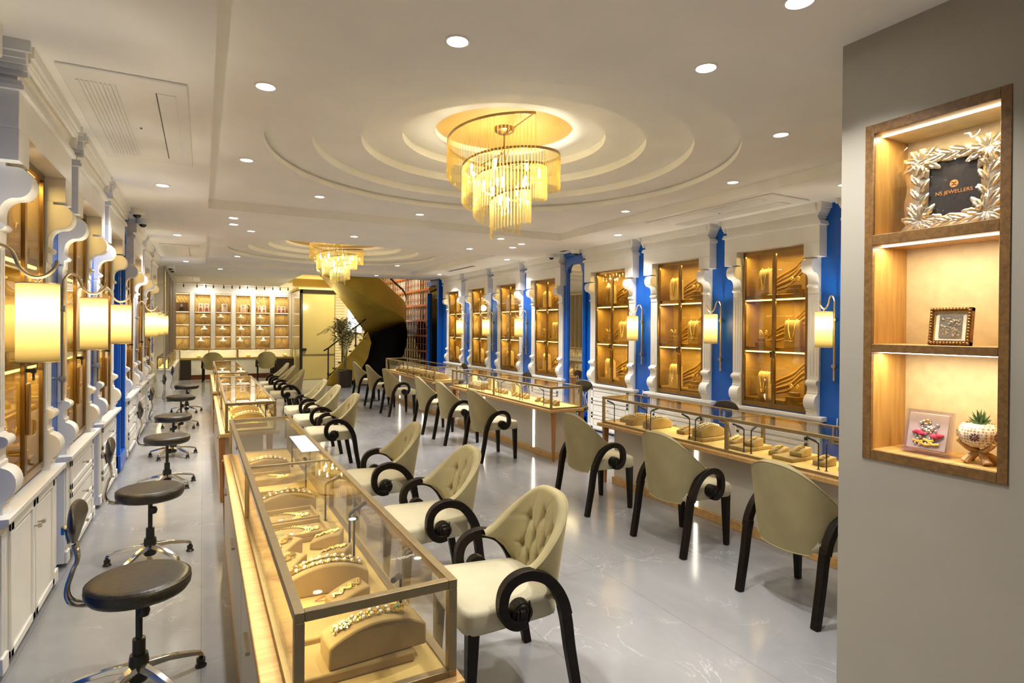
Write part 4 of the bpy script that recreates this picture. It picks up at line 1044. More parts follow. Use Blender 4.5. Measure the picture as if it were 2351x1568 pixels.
# spiral stair: swept ribbon between an outer and an inner edge
SG = mat('gold metallic stair paint', (.50, .36, .055), .6, .5, var=.06, scale=2)
SD = mat('dark bronze underside', (.10, .065, .018), .35, .6, var=.05)
SK = mat('black stair drum', (.0015, .001, .001), .7, spec=.1)
t = thing('spiral_stair', 'sweeping gold spiral stair with a black core beside the palm', 'staircase', (0, 0, 0))
O = spline([(2.35, 15.6, 3.25), (2.85, 15.40, 2.93), (3.40, 15.25, 2.668), (3.90, 15.35, 2.403), (4.80, 15.9, 2.059), (5.25, 16.4, 1.84), (5.42, 17.0, 1.60), (5.30, 17.9, 1.35), (4.7, 18.5, 1.0)], 8)
I = spline([(2.70, 16.5, 3.25), (2.90, 16.5, 3.00), (3.287, 16.6, 2.607), (3.695, 16.8, 2.156), (4.02, 16.95, 1.75), (4.20, 17.05, 1.55), (4.30, 17.2, 1.35), (4.35, 17.4, 1.2), (4.3, 17.6, .95)], 8)
n = len(O)
MB().grid(lambda u, v: O[round(u*(n-1))]*(1-v)+I[round(u*(n-1))]*v+Vector((0, 0, -.05*math.sin(PI*v))), n-1, 6).build('underside', SG, t, ang=80)
TH_ = [1.0, 1.0, .95, .8, .56, .52, .50, .5, .5]
def hgt(u):
    q = u*8; i = min(7, int(q)); return TH_[i]+(TH_[i+1]-TH_[i])*(q-i)
mb = MB().grid(lambda u, v: O[round(u*(n-1))]+Vector((0, 0, hgt(u)*v)), n-1, 4)
mb.grid(lambda u, v: O[round(u*(n-1))]+(I[round(u*(n-1))]-O[round(u*(n-1))]).normalized()*.05+Vector((0, 0, hgt(u)*v)), n-1, 4)
mb.grid(lambda u, v: O[round(u*(n-1))]+(I[round(u*(n-1))]-O[round(u*(n-1))]).normalized()*.05*v+Vector((0, 0, hgt(u))), n-1, 1)
mb.build('outer_stringer', SG, t, ang=60)
MB().tube([O[i]+Vector((0, 0, hgt(i/(n-1))+.27)) for i in range(0, n, 2)], .028, 8).build('handrail', M_BLACK, t)
gp = MB()
for i in range(0, n-1, 6):
    a = O[i]+Vector((0, 0, hgt(i/(n-1)))); gp.tube([a, a+Vector((0, 0, .27))], .010, 6)
gp.build('baluster', M_BRASS, t)
def drum(u, v):
    z = [0, .25, .55, .85, 1.15, 1.45, 1.62][round(v*6)]
    cx_ = [4.25, 4.40, 4.60, 4.76, 4.82, 4.84, 4.82][round(v*6)]; rx = [.50, .53, .57, .61, .63, .64, .60][round(v*6)]
    a = 2*PI*u; return (cx_+rx*math.cos(a), 17.0+.75*math.sin(a), z+(.22*math.cos(a)+.05 if v > .99 else 0))
MB().grid(drum, 40, 6, wrapu=True).build('core_drum', SK, t, ang=80)
# lower flight side panel, treads and railing
lo = [(3.02, 0), (3.12, .22), (3.45, .62), (3.85, 1.05), (4.20, 1.50), (4.30, 1.20), (4.20, .75), (3.85, .18), (3.62, 0)]
MB().prism(lo, 'y', 16.55, 16.63).build('lower_stringer', SG, t, .004)
for k in range(8):
    MB().box(3.15+.16*k, 3.37+.16*k, 16.64, 17.9, .03+.17*k, .08+.17*k).build('tread', M_EBONY, t)
r = MB()
P0 = [(2.98, 16.6, .98), (3.10, 16.6, 1.05), (4.15, 16.6, 1.88)]; r.tube(P0, .022, 6); r.tube([(3.10, 16.6, .25), (3.9, 16.6, 1.02)], .016, 6)
for x, z0, z1 in ((3.10, 0, 1.05), (3.48, .6, 1.34), (3.86, 1.0, 1.64)): r.tube([(x, 16.6, z0), (x, 16.6, z1)], .020, 6)
r.build('lower_railing', M_BLACK, t)

# orange lattice on the right wall of the stair hall
t = thing('lattice_screen', 'orange wooden lattice screen over dark glass beside the stair', 'screen', (5.60, 15.32, 0))
mb = MB()
k = 0; y = 0
while y < 5.4:
    mb.box(-.006, .006, y, y+(.055 if k % 3 == 0 else .03), 0, 3.6); y += .23; k += 1
for j in range(9): mb.box(-.012, .012, 0, 5.4, .06+.44*j, .115+.44*j)
for j in range(9): mb.box(-.006, .006, 0, 5.4, .28+.44*j, .295+.44*j)
mb.build('lattice', mat('orange stained wood', (.30, .075, .02), .35, var=.15), t)
MB().box(.05, .06, 0, 5.4, 0, 3.6).build('dark_glass', mat('black glass', (.004, .004, .005), .04), t)
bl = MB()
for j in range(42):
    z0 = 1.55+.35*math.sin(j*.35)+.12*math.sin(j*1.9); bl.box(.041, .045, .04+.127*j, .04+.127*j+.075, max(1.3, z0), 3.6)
bl.build('reflected_stripes', mat('pale reflected stripe', (.62, .60, .66), .5), t)  # pale strips standing in for white reflections on the dark glass

# palm in a dark pot
t = thing('potted_palm', 'feathery palm in a dark brown pot at the foot of the stair', 'plant', (3.43, 16.0, 0))
MB().lathe([(.0001, 0), (.17, 0), (.185, .02), (.195, .44), (.205, .46), (.19, .47), (.18, .43), (.0001, .42)], n=28).build('pot', mat('dark brown pot', (.028, .016, .010), .3), t)
PG = mat('palm green', (.16, .15, .045), .5, var=.3); st = MB(); lf = MB()
for k in range(17):
    a = 2*PI*k/17+rnd.uniform(-.2, .2); ht = rnd.uniform(.95, 1.45); sp_ = rnd.uniform(.22, .55)
    pts = spline([(.03*math.cos(a), .03*math.sin(a), .42), (.06*math.cos(a), .06*math.sin(a), .42+ht*.45), (.18*math.cos(a)*sp_*2, .18*math.sin(a)*sp_*2, .42+ht*.8), (sp_*.75*math.cos(a), sp_*.75*math.sin(a), .42+ht), (sp_*1.15*math.cos(a), sp_*1.15*math.sin(a), .42+ht*.93)], 6)
    st.tube(pts, [.008-.006*i/len(pts) for i in range(len(pts))], 5)
    m = len(pts)
    for i in range(int(m*.35), m):
        p = pts[i]; d = (pts[min(i+1, m-1)]-pts[i-1]).normalized(); side = d.cross(Vector((0, 0, 1)))
        if side.length < .05: continue
        side.normalize(); L = .24*(1-.5*abs(i/m-.65))
        for j in (0, .5):
            for s in (-1, 1):
                b = p+d*j*.02; e = b+side*s*L*.75+d*L*.6+Vector((0, 0, -.04*rnd.random()-.02)); w_ = d*.009
                md = (b+e)/2+Vector((0, 0, .02)); lf.add([b, md-w_, e, md+w_], [(0, 1, 2, 3)])
st.build('stem', mat('palm stem', (.22, .17, .05), .5), t); lo_ = lf.build('leaves', PG, t, smooth=False); lo_['kind'] = 'stuff'

# ------------------------------------------------------------------ niche in the grey wall
t = thing('niche_shelf', 'dark oak framed lit shelf niche sunk into the grey wall', 'shelf', (PX, 0, 0))
f = MB()
for a in ((NY0, NY0+.034, NZ0, NZ1), (NY1-.036, NY1, NZ0, NZ1), (NY0+.034, NY1-.036, NZ1-.042, NZ1), (NY0+.034, NY1-.036, NZ0, NZ0+.042), (NY0+.034, NY1-.036, 2.018, 2.063), (NY0+.034, NY1-.036, 1.558, 1.592)): f.box(-.004, .012, *a)
f.build('frame', M_NICHE, t, .002)
for y0, y1 in ((NY0, NY0+.034), (NY1-.036, NY1)): MB().box(.012, ND-.005, y0, y1, NZ0, NZ1).build('side_panel', M_OAKV, t)
for z0, z1 in ((2.018, 2.063), (1.558, 1.592), (NZ0, NZ0+.042)): MB().box(.012, ND-.005, NY0+.034, NY1-.036, z0, z1).build('shelf', M_OAK, t)
MB().box(.012, ND-.005, NY0+.034, NY1-.036, NZ1-.042, NZ1).build('top_panel', mat('niche paint', (.66, .58, .42), .5), t)
MB().box(ND-.005, ND+.02, NY0, NY1, NZ0, NZ1).build('back_panel', mat('niche paint', (.66, .58, .42), .5), t)
for z in (NZ1-.042, 2.018, 1.558):
    MB().box(.055, .065, NY0+.04, NY1-.04, z-.005, z).build('light_strip', M_STRIPW, t)
    area('niche_light', (.065, (NY0+NY1)/2, z-.008), .012, .42, 1.5, (1, .80, .45), t)
# silver leaf frame
t = thing('silver_picture_frame', 'carved silver leaf frame in clear wrap on the top niche shelf', 'picture frame', (2.70, 1.215, 2.064), 0)
SIL = mat('embossed silver', (.74, .66, .52), .28, .9, var=.1, scale=40)
# local: y = along the wall, x = depth; leaning back slightly
def lean(a, o): o.rotation_euler = (0, a, 0); return o
W2, HH = .185, .345; w2, h0, h1 = .088, .070, .285
fr = MB()
for i in range(2):
    pass
def ringgrid(u, v):
    q = u*4; s_ = int(q) % 4; f_ = q-int(q)
    def pt(hw, a, b):
        c = [(-hw, a), (hw, a), (hw, b), (-hw, b)]; p, r_ = c[s_], c[(s_+1) % 4]; return (p[0]+(r_[0]-p[0])*f_, p[1]+(r_[1]-p[1])*f_)
    o_, i_ = pt(W2, 0, HH), pt(w2, h0, h1)
    y = o_[0]+(i_[0]-o_[0])*v; z = o_[1]+(i_[1]-o_[1])*v
    wob = .008*math.sin(u*60) if v < .2 or v > .8 else 0
    return (-.012-.016*math.sin(PI*v), y+wob*.5, z+wob*.5)
fr.grid(ringgrid, 96, 8, wrapu=True).box(-.010, .004, -W2+.005, W2-.005, .004, HH-.004)
lean(.06, fr.build('frame_body', SIL, t))
def leaf(mb, y, z, ang, L, wd, h=.012, x0=-.026):
    c, s = math.cos(ang), math.sin(ang); vs = []; n = 8
    for i in range(n+1):
        q = i/n; ww = wd*math.sin(PI*(q*.92+.04))**.8; zz = h*math.sin(PI*q)*.8
        for k, (a, b) in enumerate(((-1, 0), (-.5, .8), (0, .35), (.5, .8), (1, 0))):
            py, pz = L*q, ww*a*(1+.15*math.sin(q*22)); vs.append((x0-zz*b-.002, y+py*c-pz*s, z+py*s+pz*c))
    mb.add(vs, [(i*5+k, i*5+k+1, i*5+6+k, i*5+5+k) for i in range(n) for k in range(4)])
lv = MB(); rr = random.Random(3)
corners = [(-w2-.03, h0-.02, 1), (w2+.03, h0-.02, 1), (w2+.03, h1+.02, 1), (-w2-.03, h1+.02, 1)]
for (cy_, cz_, _) in corners:
    for k in range(9):
        leaf(lv, cy_, cz_, 2*PI*k/9+.2, .085, .015)
for k in range(7):
    for sg in (-1, 1):
        leaf(lv, sg*(w2+.035), h0+.01+.03*k, PI/2+sg*(.6 if k % 2 else -.6), .065, .013)
        leaf(lv, -.08+.026*k, (h0-.035) if sg < 0 else (h1+.03), (.35 if k % 2 else -.35), .075, .012)
for (cy_, cz_, _) in corners: lv.ball((-.034, cy_+(.022 if cy_ < 0 else -.022), cz_+(.018 if cz_ < .15 else -.018)), .012, 10, 6)
# keep the relief inside the frame outline
lv.v = [(x, max(-W2-.004, min(W2+.004, y)), max(.001, min(HH+.012, z))) for x, y, z in lv.v]
lean(.06, lv.build('embossed_leaf', SIL, t, ang=70))
pa = lean(.06, MB().box(-.016, -.012, -w2-.004, w2+.004, h0-.004, h1+.004).build('dark_insert', mat('charcoal card', (.035, .032, .035), .25), t))
OR = mat('orange print', (.62, .26, .06), .5)
def text(name, body, size, parent, m, loc, rot, extr=.0003, sx=1):
    c = bpy.data.curves.new(name, 'FONT'); c.body = body; c.size = size; c.align_x = 'CENTER'; c.extrude = extr; c.materials.append(m)
    to = bpy.data.objects.new(name+'_tmp', c); COL.objects.link(to); dg = bpy.context.evaluated_depsgraph_get(); me = bpy.data.meshes.new_from_object(to.evaluated_get(dg)); COL.objects.unlink(to); bpy.data.objects.remove(to)
    o = bpy.data.objects.new(name, me); COL.objects.link(o); o.parent = parent; o.location = loc; o.rotation_euler = rot; o.scale = (sx, 1, 1); return o
text('lettering', 'NS JEWELLERS', .021, pa, OR, (-.0168, 0, .148), (PI/2, 0, -PI/2))
lg = MB(); lg.add([(-.0166, a, b) for a, b in arc(0, .188, .0155, 0, 2*PI, 24)[:-1]], [tuple(range(24))])
lg.build('printed_emblem', OR, pa, smooth=False)
em = MB(); em.tube([(-.0172, -.008, .194), (-.0172, 0, .190), (-.0172, .009, .195)], .0012, 5).tube([(-.0172, -.009, .181), (-.0172, 0, .186), (-.0172, .008, .182)], .0012, 5)
em.build('emblem_line', M_BLACK, pa)
def wrap(u, v):
    y = (u-.5)*.40; z = -.001+v*.375
    return (-.050+.004*math.sin(u*19+v*7)+.004*math.sin(v*23-u*11)+.003*math.sin(u*47+v*31)*abs(2*u-1), y, z)
lean(.06, MB().grid(wrap, 40, 40).build('clear_wrap', glass('thin clear wrap', rough=.05, extra=.02), t, ang=180))
# small bronze icon frame
t = thing('icon_frame', 'small ornate bronze frame with a silver relief on the middle niche shelf', 'picture frame', (2.655, 1.206, 1.593), 0)
fr = MB(); a, b = .074, .152
for k in range(46):
    q = k/46*4; s_ = int(q); f_ = q-s_
    c = [(-a+.007, .007), (a-.007, .007), (a-.007, b-.007), (-a+.007, b-.007)]; p, r_ = c[s_], c[(s_+1) % 4]
    fr.ball((-.014, p[0]+(r_[0]-p[0])*f_, p[1]+(r_[1]-p[1])*f_), .0062, 7, 5)
for q in ((-a, a, 0, .014), (-a, a, b-.014, b), (-a, -a+.014, 0, b), (a-.014, a, 0, b)): fr.box(-.013, .01, *q)
lean(.14, fr.build('carved_bronze_border', mat('antique bronze', (.30, .15, .05), .35, .7, var=.3, scale=90), t))
lean(.14, MB().box(-.010, .006, -a+.014, a-.014, .014, .018).box(-.010, .006, -a+.014, a-.014, b-.018, b-.014).box(-.010, .006, -a+.014, -a+.018, .014, b-.014).box(-.010, .006, a-.018, a-.014, .014, b-.014).build('gold_fillet', M_GOLD, t))
lean(.14, MB().box(-.004, .004, -a+.016, a-.016, .016, b-.016).build('cream_mat', mat('cream card', (.80, .70, .52), .5), t))
rl = MB().box(-.007, 0, -.040, .040, .030, b-.030)
for k in range(60):
    rl.ball((-.007, rr.uniform(-.032, .032), rr.uniform(.038, b-.038)), rr.uniform(.003, .007), 6, 4)
lean(.14, rl.build('silver_relief', mat('bright silver', (.7, .66, .56), .25, .9), t))
# acrylic stand with a cream plaque
t = thing('acrylic_plaque', 'cream relief plaque with pink and gold shapes in a clear acrylic stand', 'ornament', (2.645, 1.285, 1.136), 0)
lean(.22, MB().box(-.012, -.009, -.088, .088, 0, .185).box(.006, .009, -.088, .088, 0, .185).box(-.03, .03, -.088, .088, 0, .004).build('acrylic_stand', glass('acrylic', (.97, .95, 1), rough=.02, extra=.05), t))
lean(.22, MB().box(-.008, .004, -.074, .074, .02, .172).build('plaque', mat('cream plaster', (.82, .70, .56), .6), t, .003))
rl = MB()
for k in range(46): rl.ball((-.009, rr.gauss(0, .018), .095+rr.gauss(0, .026)), rr.uniform(.004, .009), 7, 5)
lean(.22, rl.build('silver_shape', mat('bright silver', (.7, .66, .56), .25, .9), t))
rl = MB()
for y, z, q in ((-.045, .085, .3), (-.03, .078, -.3), (.035, .092, .4), (.02, .086, 0)): rl.tube([(-.011, y-.018, z+.01*q), (-.014, y, z), (-.011, y+.018, z-.012*q)], [.004, .009, .004], 7)
lean(.22, rl.build('pink_shape', mat('pink enamel', (.62, .05, .12), .35), t))
rl = MB()
for y, z in ((.0, .045), (-.03, .05), (.03, .055), (-.01, .062)): rl.tube([(-.011, y-.02, z), (-.013, y, z-.004), (-.011, y+.02, z+.002)], .005, 6)
rl.ball((-.013, -.0, .140), .009, 8, 6); lean(.22, rl.build('gold_shape', M_GOLD, t))
# pierced bowl with a succulent on branch feet
t = thing('branch_stand', 'pale driftwood branch stand on the bottom niche shelf', 'stand', (2.675, 1.108, 1.135), 0)
br = MB(); DW = mat('pale driftwood', (.52, .33, .14), .5, var=.2, scale=30)
for a in (2.6, 3.9, 5.3, .9):
    c, s = math.cos(a), math.sin(a)
    br.tube(spline([(.055*c, .06*s, .006), (.035*c, .035*s, .028), (0, 0, .042), (-.035*c, -.04*s, .058), (-.058*c, -.075*s, .088)], 5), [.015-.0004*i for i in range(21)], 8)
br.build('branch', DW, t)
t = thing('succulent_bowl', 'round cream pierced bowl with dark red flowers holding a spiky succulent', 'potted plant', (2.675, 1.108, 1.198), 0)
m, nt, out = nodes('pierced cream ceramic')
p = N(nt, 'ShaderNodeBsdfPrincipled', Roughness=.45); tc = N(nt, 'ShaderNodeTexCoord'); vo = N(nt, 'ShaderNodeTexVoronoi', Scale=90.0); r = N(nt, 'ShaderNodeValToRGB')
vo.inputs['Randomness'].default_value = .15
r.color_ramp.elements[0].position = .40; r.color_ramp.elements[0].color = (.40, .28, .17, 1); r.color_ramp.elements[1].position = .46; r.color_ramp.elements[1].color = (.82, .76, .62, 1)
nt.links.new(tc.outputs['Object'], vo.inputs['Vector']); nt.links.new(vo.outputs['Distance'], r.inputs[0]); nt.links.new(r.outputs[0], p.inputs['Base Color']); nt.links.new(p.outputs[0], out.inputs[0])
bpr = [(.0001, 0), (.030, .002), (.055, .014), (.068, .036), (.070, .055), (.064, .078), (.052, .092), (.048, .094), (.050, .088), (.0001, .080)]
MB().lathe(bpr, n=40).build('bowl', m, t, ang=80)
fl = MB()
for a, z in ((PI+.15, .045), (PI-.9, .052), (PI+1.2, .05)):
    cx_, cy_ = .0705*math.cos(a), .0705*math.sin(a); ty = (-math.sin(a), math.cos(a))
    for k in range(9):
        q = 2*PI*k/9; c, s = math.cos(q), math.sin(q); pts = []
        for d, w_ in ((.004, 0), (.009, .0026), (.014, .0024), (.017, 0), (.014, -.0024), (.009, -.0026)):
            u_, v_ = d*c-w_*s, d*s+w_*c; pts.append((cx_+ty[0]*u_+.002*math.cos(a), cy_+ty[1]*u_+.002*math.sin(a), z+v_))
        fl.add(pts, [tuple(range(6))])
fl.build('red_flower_inlay', mat('dark red glaze', (.10, .012, .012), .4), t, smooth=False)
su = MB()
for k in range(22):
    a = k*2.4; el = 1.45-.045*k; L = .07-.0012*k
    d = Vector((math.cos(a)*math.cos(el), math.sin(a)*math.cos(el), math.sin(el)))
    su.tube([Vector((0, 0, .078)), Vector((0, 0, .078))+d*L*.5+Vector((0, 0, .002)), Vector((0, 0, .078))+d*L], [.006, .005, .0006], 6)
su.build('succulent', mat('striped succulent green', (.08, .17, .07), .5, var=.3, scale=120), t)

# ------------------------------------------------------------------ jewellery stands and jewellery
def ramp_mesh(L, Wd, h, hf):
    # curved top block, high at the back (+x), rounded to the front
    pts = [(-L/2, 0), (-L/2, hf)]+[(-L/2+L*q, hf+(h-hf)*math.sin(PI/2*q)) for q in [i/10 for i in range(1, 11)]]+[(L/2, 0)]
    return MB().prism(pts, 'y', -Wd/2, Wd/2)
def arch_mesh(L, Wd, h, hs):
    pts = [(-L/2, 0), (-L/2, hs)]+[(-L/2+L*q, hs+(h-hs)*math.sin(PI*q)**.8) for q in [i/16 for i in range(1, 16)]]+[(L/2, hs), (L/2, 0)]
    return MB().prism(pts, 'y', -Wd/2, Wd/2)
GB = mat('gold beads', (.88, .60, .20), .3, 1, var=.25, scale=90)
def T_(name, cat): return thing(name, 'x', cat)
P_RAMP = T_('display_ramp', 'jewellery stand'); ramp_mesh(.13, .10, .065, .030).build('velvet_block', M_TANV, P_RAMP, .006)
P_ARCH = T_('display_arch', 'jewellery stand'); arch_mesh(.29, .11, .105, .062).build('velvet_block', M_TANV, P_ARCH, .006)
P_SLAB = T_('display_slab', 'jewellery stand'); MB().box(-.16, .16, -.09, .09, 0, .030).build('velvet_block', M_TANV, P_SLAB, .006)
P_TRAY = T_('jewellery_tray', 'jewellery tray')
q = MB().box(-.15, .15, -.10, .10, 0, .022)
for a in ((-.15, .15, -.10, -.088), (-.15, .15, .088, .10), (-.15, -.138, -.10, .10), (.138, .15, -.10, .10)): q.box(*a, .022, .042)
q.build('tray_body', M_TANV, P_TRAY, .003)
MB().lathe([(.0001, .030), (.035, .029), (.042, .022)], (-.05, 0, 0), 20, sx=1.2).build('raised_pad', M_TANV, P_TRAY)
P_WEDGE = T_('ring_stand', 'jewellery stand'); ramp_mesh(.075, .05, .062, .018).build('velvet_block', M_TANV, P_WEDGE, .004)
P_PLAQ = T_('necklace_stand', 'display bust')
pl = [(.045, 0), (.052, .03)]+[(.052-.035*(1-math.cos(a))-.0, .16+.07*math.sin(a)) for a in [PI/2*i/6 for i in range(7)]]+[(-.01, .225), (-.035, .20), (-.045, 0)]
MB().prism(pl, 'y', -.065, .065).build('velvet_form', mat('light tan velvet form', (.72, .60, .36), .8, var=.05, sheen=.2), P_PLAQ, .006)
P_BLK = T_('display_block', 'jewellery stand'); MB().box(-.05, .05, -.075, .075, 0, .055).build('velvet_block', M_TANV, P_BLK, .004)
# jewellery, one mesh per part
def cluster(mb, c, r, n, s, seed):
    g = random.Random(seed)
    for k in range(n):
        a = g.random()*2*PI; d = r*math.sqrt(g.random()); mb.bead((c[0]+d*math.cos(a), c[1]+d*math.sin(a), c[2]+g.random()*s), s*(.6+.5*g.random()))
P_BRAC = T_('gold_bracelet', 'bracelet'); mb = MB()
for k in range(26):
    q = k/25; x = -.05+.10*q; z = .030+.035*math.sin(PI/2*(x+.065)/.13)+.005
    mb.bead((x, .010*math.sin(k*.8), z), .0062); mb.bead((x, .010*math.cos(k*.8)+.004, z+.002), .0045)
cluster(mb, (.02, 0, .060), .022, 26, .0045, 5); mb.build('bead_links', GB, P_BRAC, smooth=False)
P_STR = T_('gold_necklace', 'necklace'); mb = MB(); pm = MB()
def az(x): q = (x+.145)/.29; return .062+.043*math.sin(PI*min(1, max(0, q)))**.8+.004
g = random.Random(2)
for s in (-1, 1):
    for k in range(46):
        x = -.128+.256*k/45; y = s*(.014+.010*math.sin(PI*k/45))
        if k % 5 == 2: pm.ball((x, y, az(x)+.004), .0075, 8, 6)
        else: mb.bead((x, y+g.uniform(-.003, .003), az(x)), .0062); mb.bead((x, y+g.uniform(-.006, .006), az(x)+.003), .004)
cluster(mb, (.10, 0, az(.10)), .022, 40, .005, 4)
mb.build('bead_links', GB, P_STR, smooth=False); pm.build('pearl', M_PEARL, P_STR)
P_SET = T_('gold_necklace_set', 'necklace'); mb = MB()
for k in range(44):
    a = -2.4+4.8*k/43; mb.bead((-.03+.088*math.cos(a), .062*math.sin(a), .027), .0055)
    if abs(a) < 1.2: mb.bead((-.03+.10*math.cos(a), .072*math.sin(a), .027), .0065); mb.bead((-.03+.112*math.cos(a), .066*math.sin(a), .026), .005)
cluster(mb, (.095, 0, .026), .024, 34, .005, 6); mb.build('bead_links', GB, P_SET, smooth=False)
P_RING = T_('gold_ring', 'ring'); mb = MB(); mb.tube([(.013*math.cos(a)*.7, .013*math.cos(a)*.0+.011*math.sin(a), .058+.010*math.cos(a)) for a in [2*PI*i/14 for i in range(15)]], .0022, 6)
cluster(mb, (0, 0, .068), .006, 8, .003, 8); mb.build('band', GB, P_RING)
P_PEND = T_('gold_pendant_necklace', 'necklace'); mb = MB()
def fx(z): return .055 if z < .16 else .055-.034*(1-math.cos(min(1.4, (z-.16)/.07*PI/2)))
for k in range(40):
    q = k/39; s = -1 if q < .5 else 1; d = abs(q-.5)*2; y = s*.036*d**.6; z = .070+.165*d**1.15
    mb.bead((fx(z)+.003, y, z), .0058)
for k in range(9): mb.bead((.058, .018*math.cos(PI*k/8), .072-.018*math.sin(PI*k/8)), .0055)
for k in range(7): mb.bead((.058, -.015+.005*k, .048-.003*abs(k-3)*-1), .0036)
cluster(mb, (.058, 0, .066), .006, 8, .004, 9); mb.build('bead_links', GB, P_PEND, smooth=False)
P_FLW = T_('gold_flower_necklace', 'necklace'); mb = MB(); pm = MB()
for R_, n in ((.006, 5), (.014, 11), (.022, 17)):
    for k in range(n): mb.bead((-.07+R_*math.cos(2*PI*k/n), R_*math.sin(2*PI*k/n), az(-.07)+.006), .0048)
for k in range(20):
    x = -.04+.0085*k
    for s in (-1, 1): (pm.ball((x, s*.012+.004*math.sin(k), az(x)+.004), .0058, 8, 6) if k % 3 == 0 else mb.bead((x, s*.010+.005*math.cos(k*1.7), az(x)+.002), .0060))
cluster(mb, (.09, 0, az(.09)), .024, 36, .005, 12)
mb.build('bead_links', GB, P_FLW, smooth=False); pm.build('pearl', M_PEARL, P_FLW)
MB().ball((-.07, 0, az(-.07)+.010), .006, 8, 6).build('green_stone', M_GREEN, P_FLW)
E_BIG = T_('gold_earring_stand', 'jewellery stand')
MB().box(-.035, .035, -.05, .05, 0, .045).build('velvet_block', M_TANV, E_BIG, .004)
MB().tube([(0, 0, .04), (0, 0, .085), (.0, -.035, .135)], .004, 6).tube([(0, 0, .085), (0, .035, .135)], .004, 6).build('branch', M_BRASS, E_BIG)
for s in (-1, 1):
    e = MB()
    for k in range(14): e.bead((.006, s*.040+.013*math.cos(k*.45), .118+.013*math.sin(k*.45)), .0046)
    for k in range(5): e.bead((.006, s*.040+(k-2)*.006, .092), .0036)
    e.build('earring', GB, E_BIG, smooth=False)
first = {}
def put(proto, loc, rz, lb, group):
    if proto.name not in first:
        first[proto.name] = 1; proto.location = loc; proto.rotation_euler = (0, 0, rz); proto['label'] = lb; proto['group'] = group; return proto
    return dup(proto, loc, rz, lb, group)
H_SLAB = .030
def fill(case, items, short, staff):
    # items: (kind, x, y, rz, on slab)
    c = {}
    names = {'ramp': (P_RAMP, 'tan curved ramp stand'), 'arch': (P_ARCH, 'tan arched velvet stand'), 'slab': (P_SLAB, 'low flat tan velvet slab'), 'tray': (P_TRAY, 'shallow tan jewellery tray'), 'wedge': (P_WEDGE, 'tiny tan ring wedge'), 'bust': (P_PLAQ, 'upright tan necklace form')}
    jw = {'ramp': (P_BRAC, 'gold bracelet'), 'arch': (P_STR, 'gold bead necklace'), 'tray': (P_SET, 'gold necklace set'), 'wedge': (P_RING, 'small gold ring'), 'bust': (P_PEND, 'gold pendant necklace'), 'flower': (P_FLW, 'gold flower necklace with pearls')}
    for it in items:
        k, x, y, rz, up = it[:5]; z = CZ+.0005+(H_SLAB if up else 0); j = c.get(k, 0); c[k] = j+1
        put(names[k][0], (x, y, z), rz, '%s, %s of its kind from near, %s' % (names[k][1], ORD[j], short), 'velvet stands in the glass cases')
        kk = it[5] if len(it) > 5 else k
        if kk in jw: put(jw[kk][0], (x, y, z), rz, '%s on the %s %s from near, %s' % (jw[kk][1], ORD[j], k, short), 'gold jewellery in the glass cases')
PH = PI/2
fill(0, [('slab', .40, 1.72, 0, 0), ('arch', .455, 1.70, PI+.05, 1, 'flower'), ('slab', .385, 1.93, 0, 0), ('ramp', .47, 1.95, -.3, 0, ''), ('ramp', .46, 2.08, .2, 0), ('arch', .42, 2.245, PI-.06, 0), ('ramp', .30, 2.44, .8, 0), ('ramp', .49, 2.48, -.5, 0),
         ('ramp', .31, 2.64, .7, 0), ('ramp', .50, 2.68, -.4, 0), ('tray', .38, 2.86, .04, 0), ('tray', .37, 3.09, .04, 0), ('arch', .40, 3.28, PI, 0), ('tray', .39, 3.48, 0, 0), ('tray', .38, 3.95, .03, 0), ('arch', .38, 4.18, PI, 0)], 'nearest case', 1)
fill(0, [('tray', .42, 6.25, 0, 0), ('arch', .42, 6.50, PI, 0), ('tray', .42, 6.80, 0, 0), ('arch', .42, 7.1, PI, 0), ('tray', .42, 7.5, 0, 0), ('arch', .42, 7.8, PI, 0), ('tray', .42, 8.3, 0, 0), ('arch', .42, 8.7, PI, 0)], 'second middle case', 1)
fill(0, [('tray', .42, 10.3, 0, 0), ('arch', .42, 10.7, PI, 0), ('tray', .42, 11.2, 0, 0), ('arch', .42, 11.8, PI, 0), ('tray', .42, 12.4, 0, 0), ('arch', .42, 12.9, PI, 0)], 'far middle case', 1)
fill(0, [('ramp', 4.02, 2.22, 0, 1), ('slab', 4.02, 2.22, 0, 0), ('ramp', 4.00, 2.42, .1, 0), ('ramp', 4.02, 2.62, -.1, 0), ('ramp', 4.03, 2.82, .05, 1), ('slab', 4.03, 2.86, 0, 0), ('ramp', 4.02, 3.00, .1, 0), ('ramp', 4.02, 3.24, 0, 1), ('slab', 4.02, 3.27, 0, 0), ('ramp', 4.07, 3.46, 0, 0),
         ('slab', 4.02, 3.72, PH*0, 0), ('arch', 4.02, 3.72, 0, 1), ('ramp', 4.04, 4.02, 0, 0), ('arch', 4.02, 4.38, 0, 0), ('arch', 4.00, 4.62, 0, 0), ('ramp', 4.00, 4.82, 0, 0)], 'right front case', 1)
it = [('wedge', 3.99+.03*(k % 2), 6.20+.115*k, .1*((k % 3)-1), 0) for k in range(5)]+[('wedge', 4.0, 6.98+.12*k, 0, 0) for k in range(4)]+[('wedge', 4.0, 7.62+.12*k, 0, 0) for k in range(4)]
it += [('bust', 4.06, 7.40, PI, 0), ('bust', 4.08, 8.22, PI, 0), ('arch', 4.02, 8.36, 0, 0), ('arch', 4.02, 8.50, 0, 0), ('arch', 4.02, 8.64, 0, 0), ('bust', 4.08, 8.95, PI, 0)]
fill(0, it, 'right middle case', 1)
fill(0, [('arch', 4.02, 10.35+.235*k, 0, 0) for k in range(11)], 'right far case', 1)
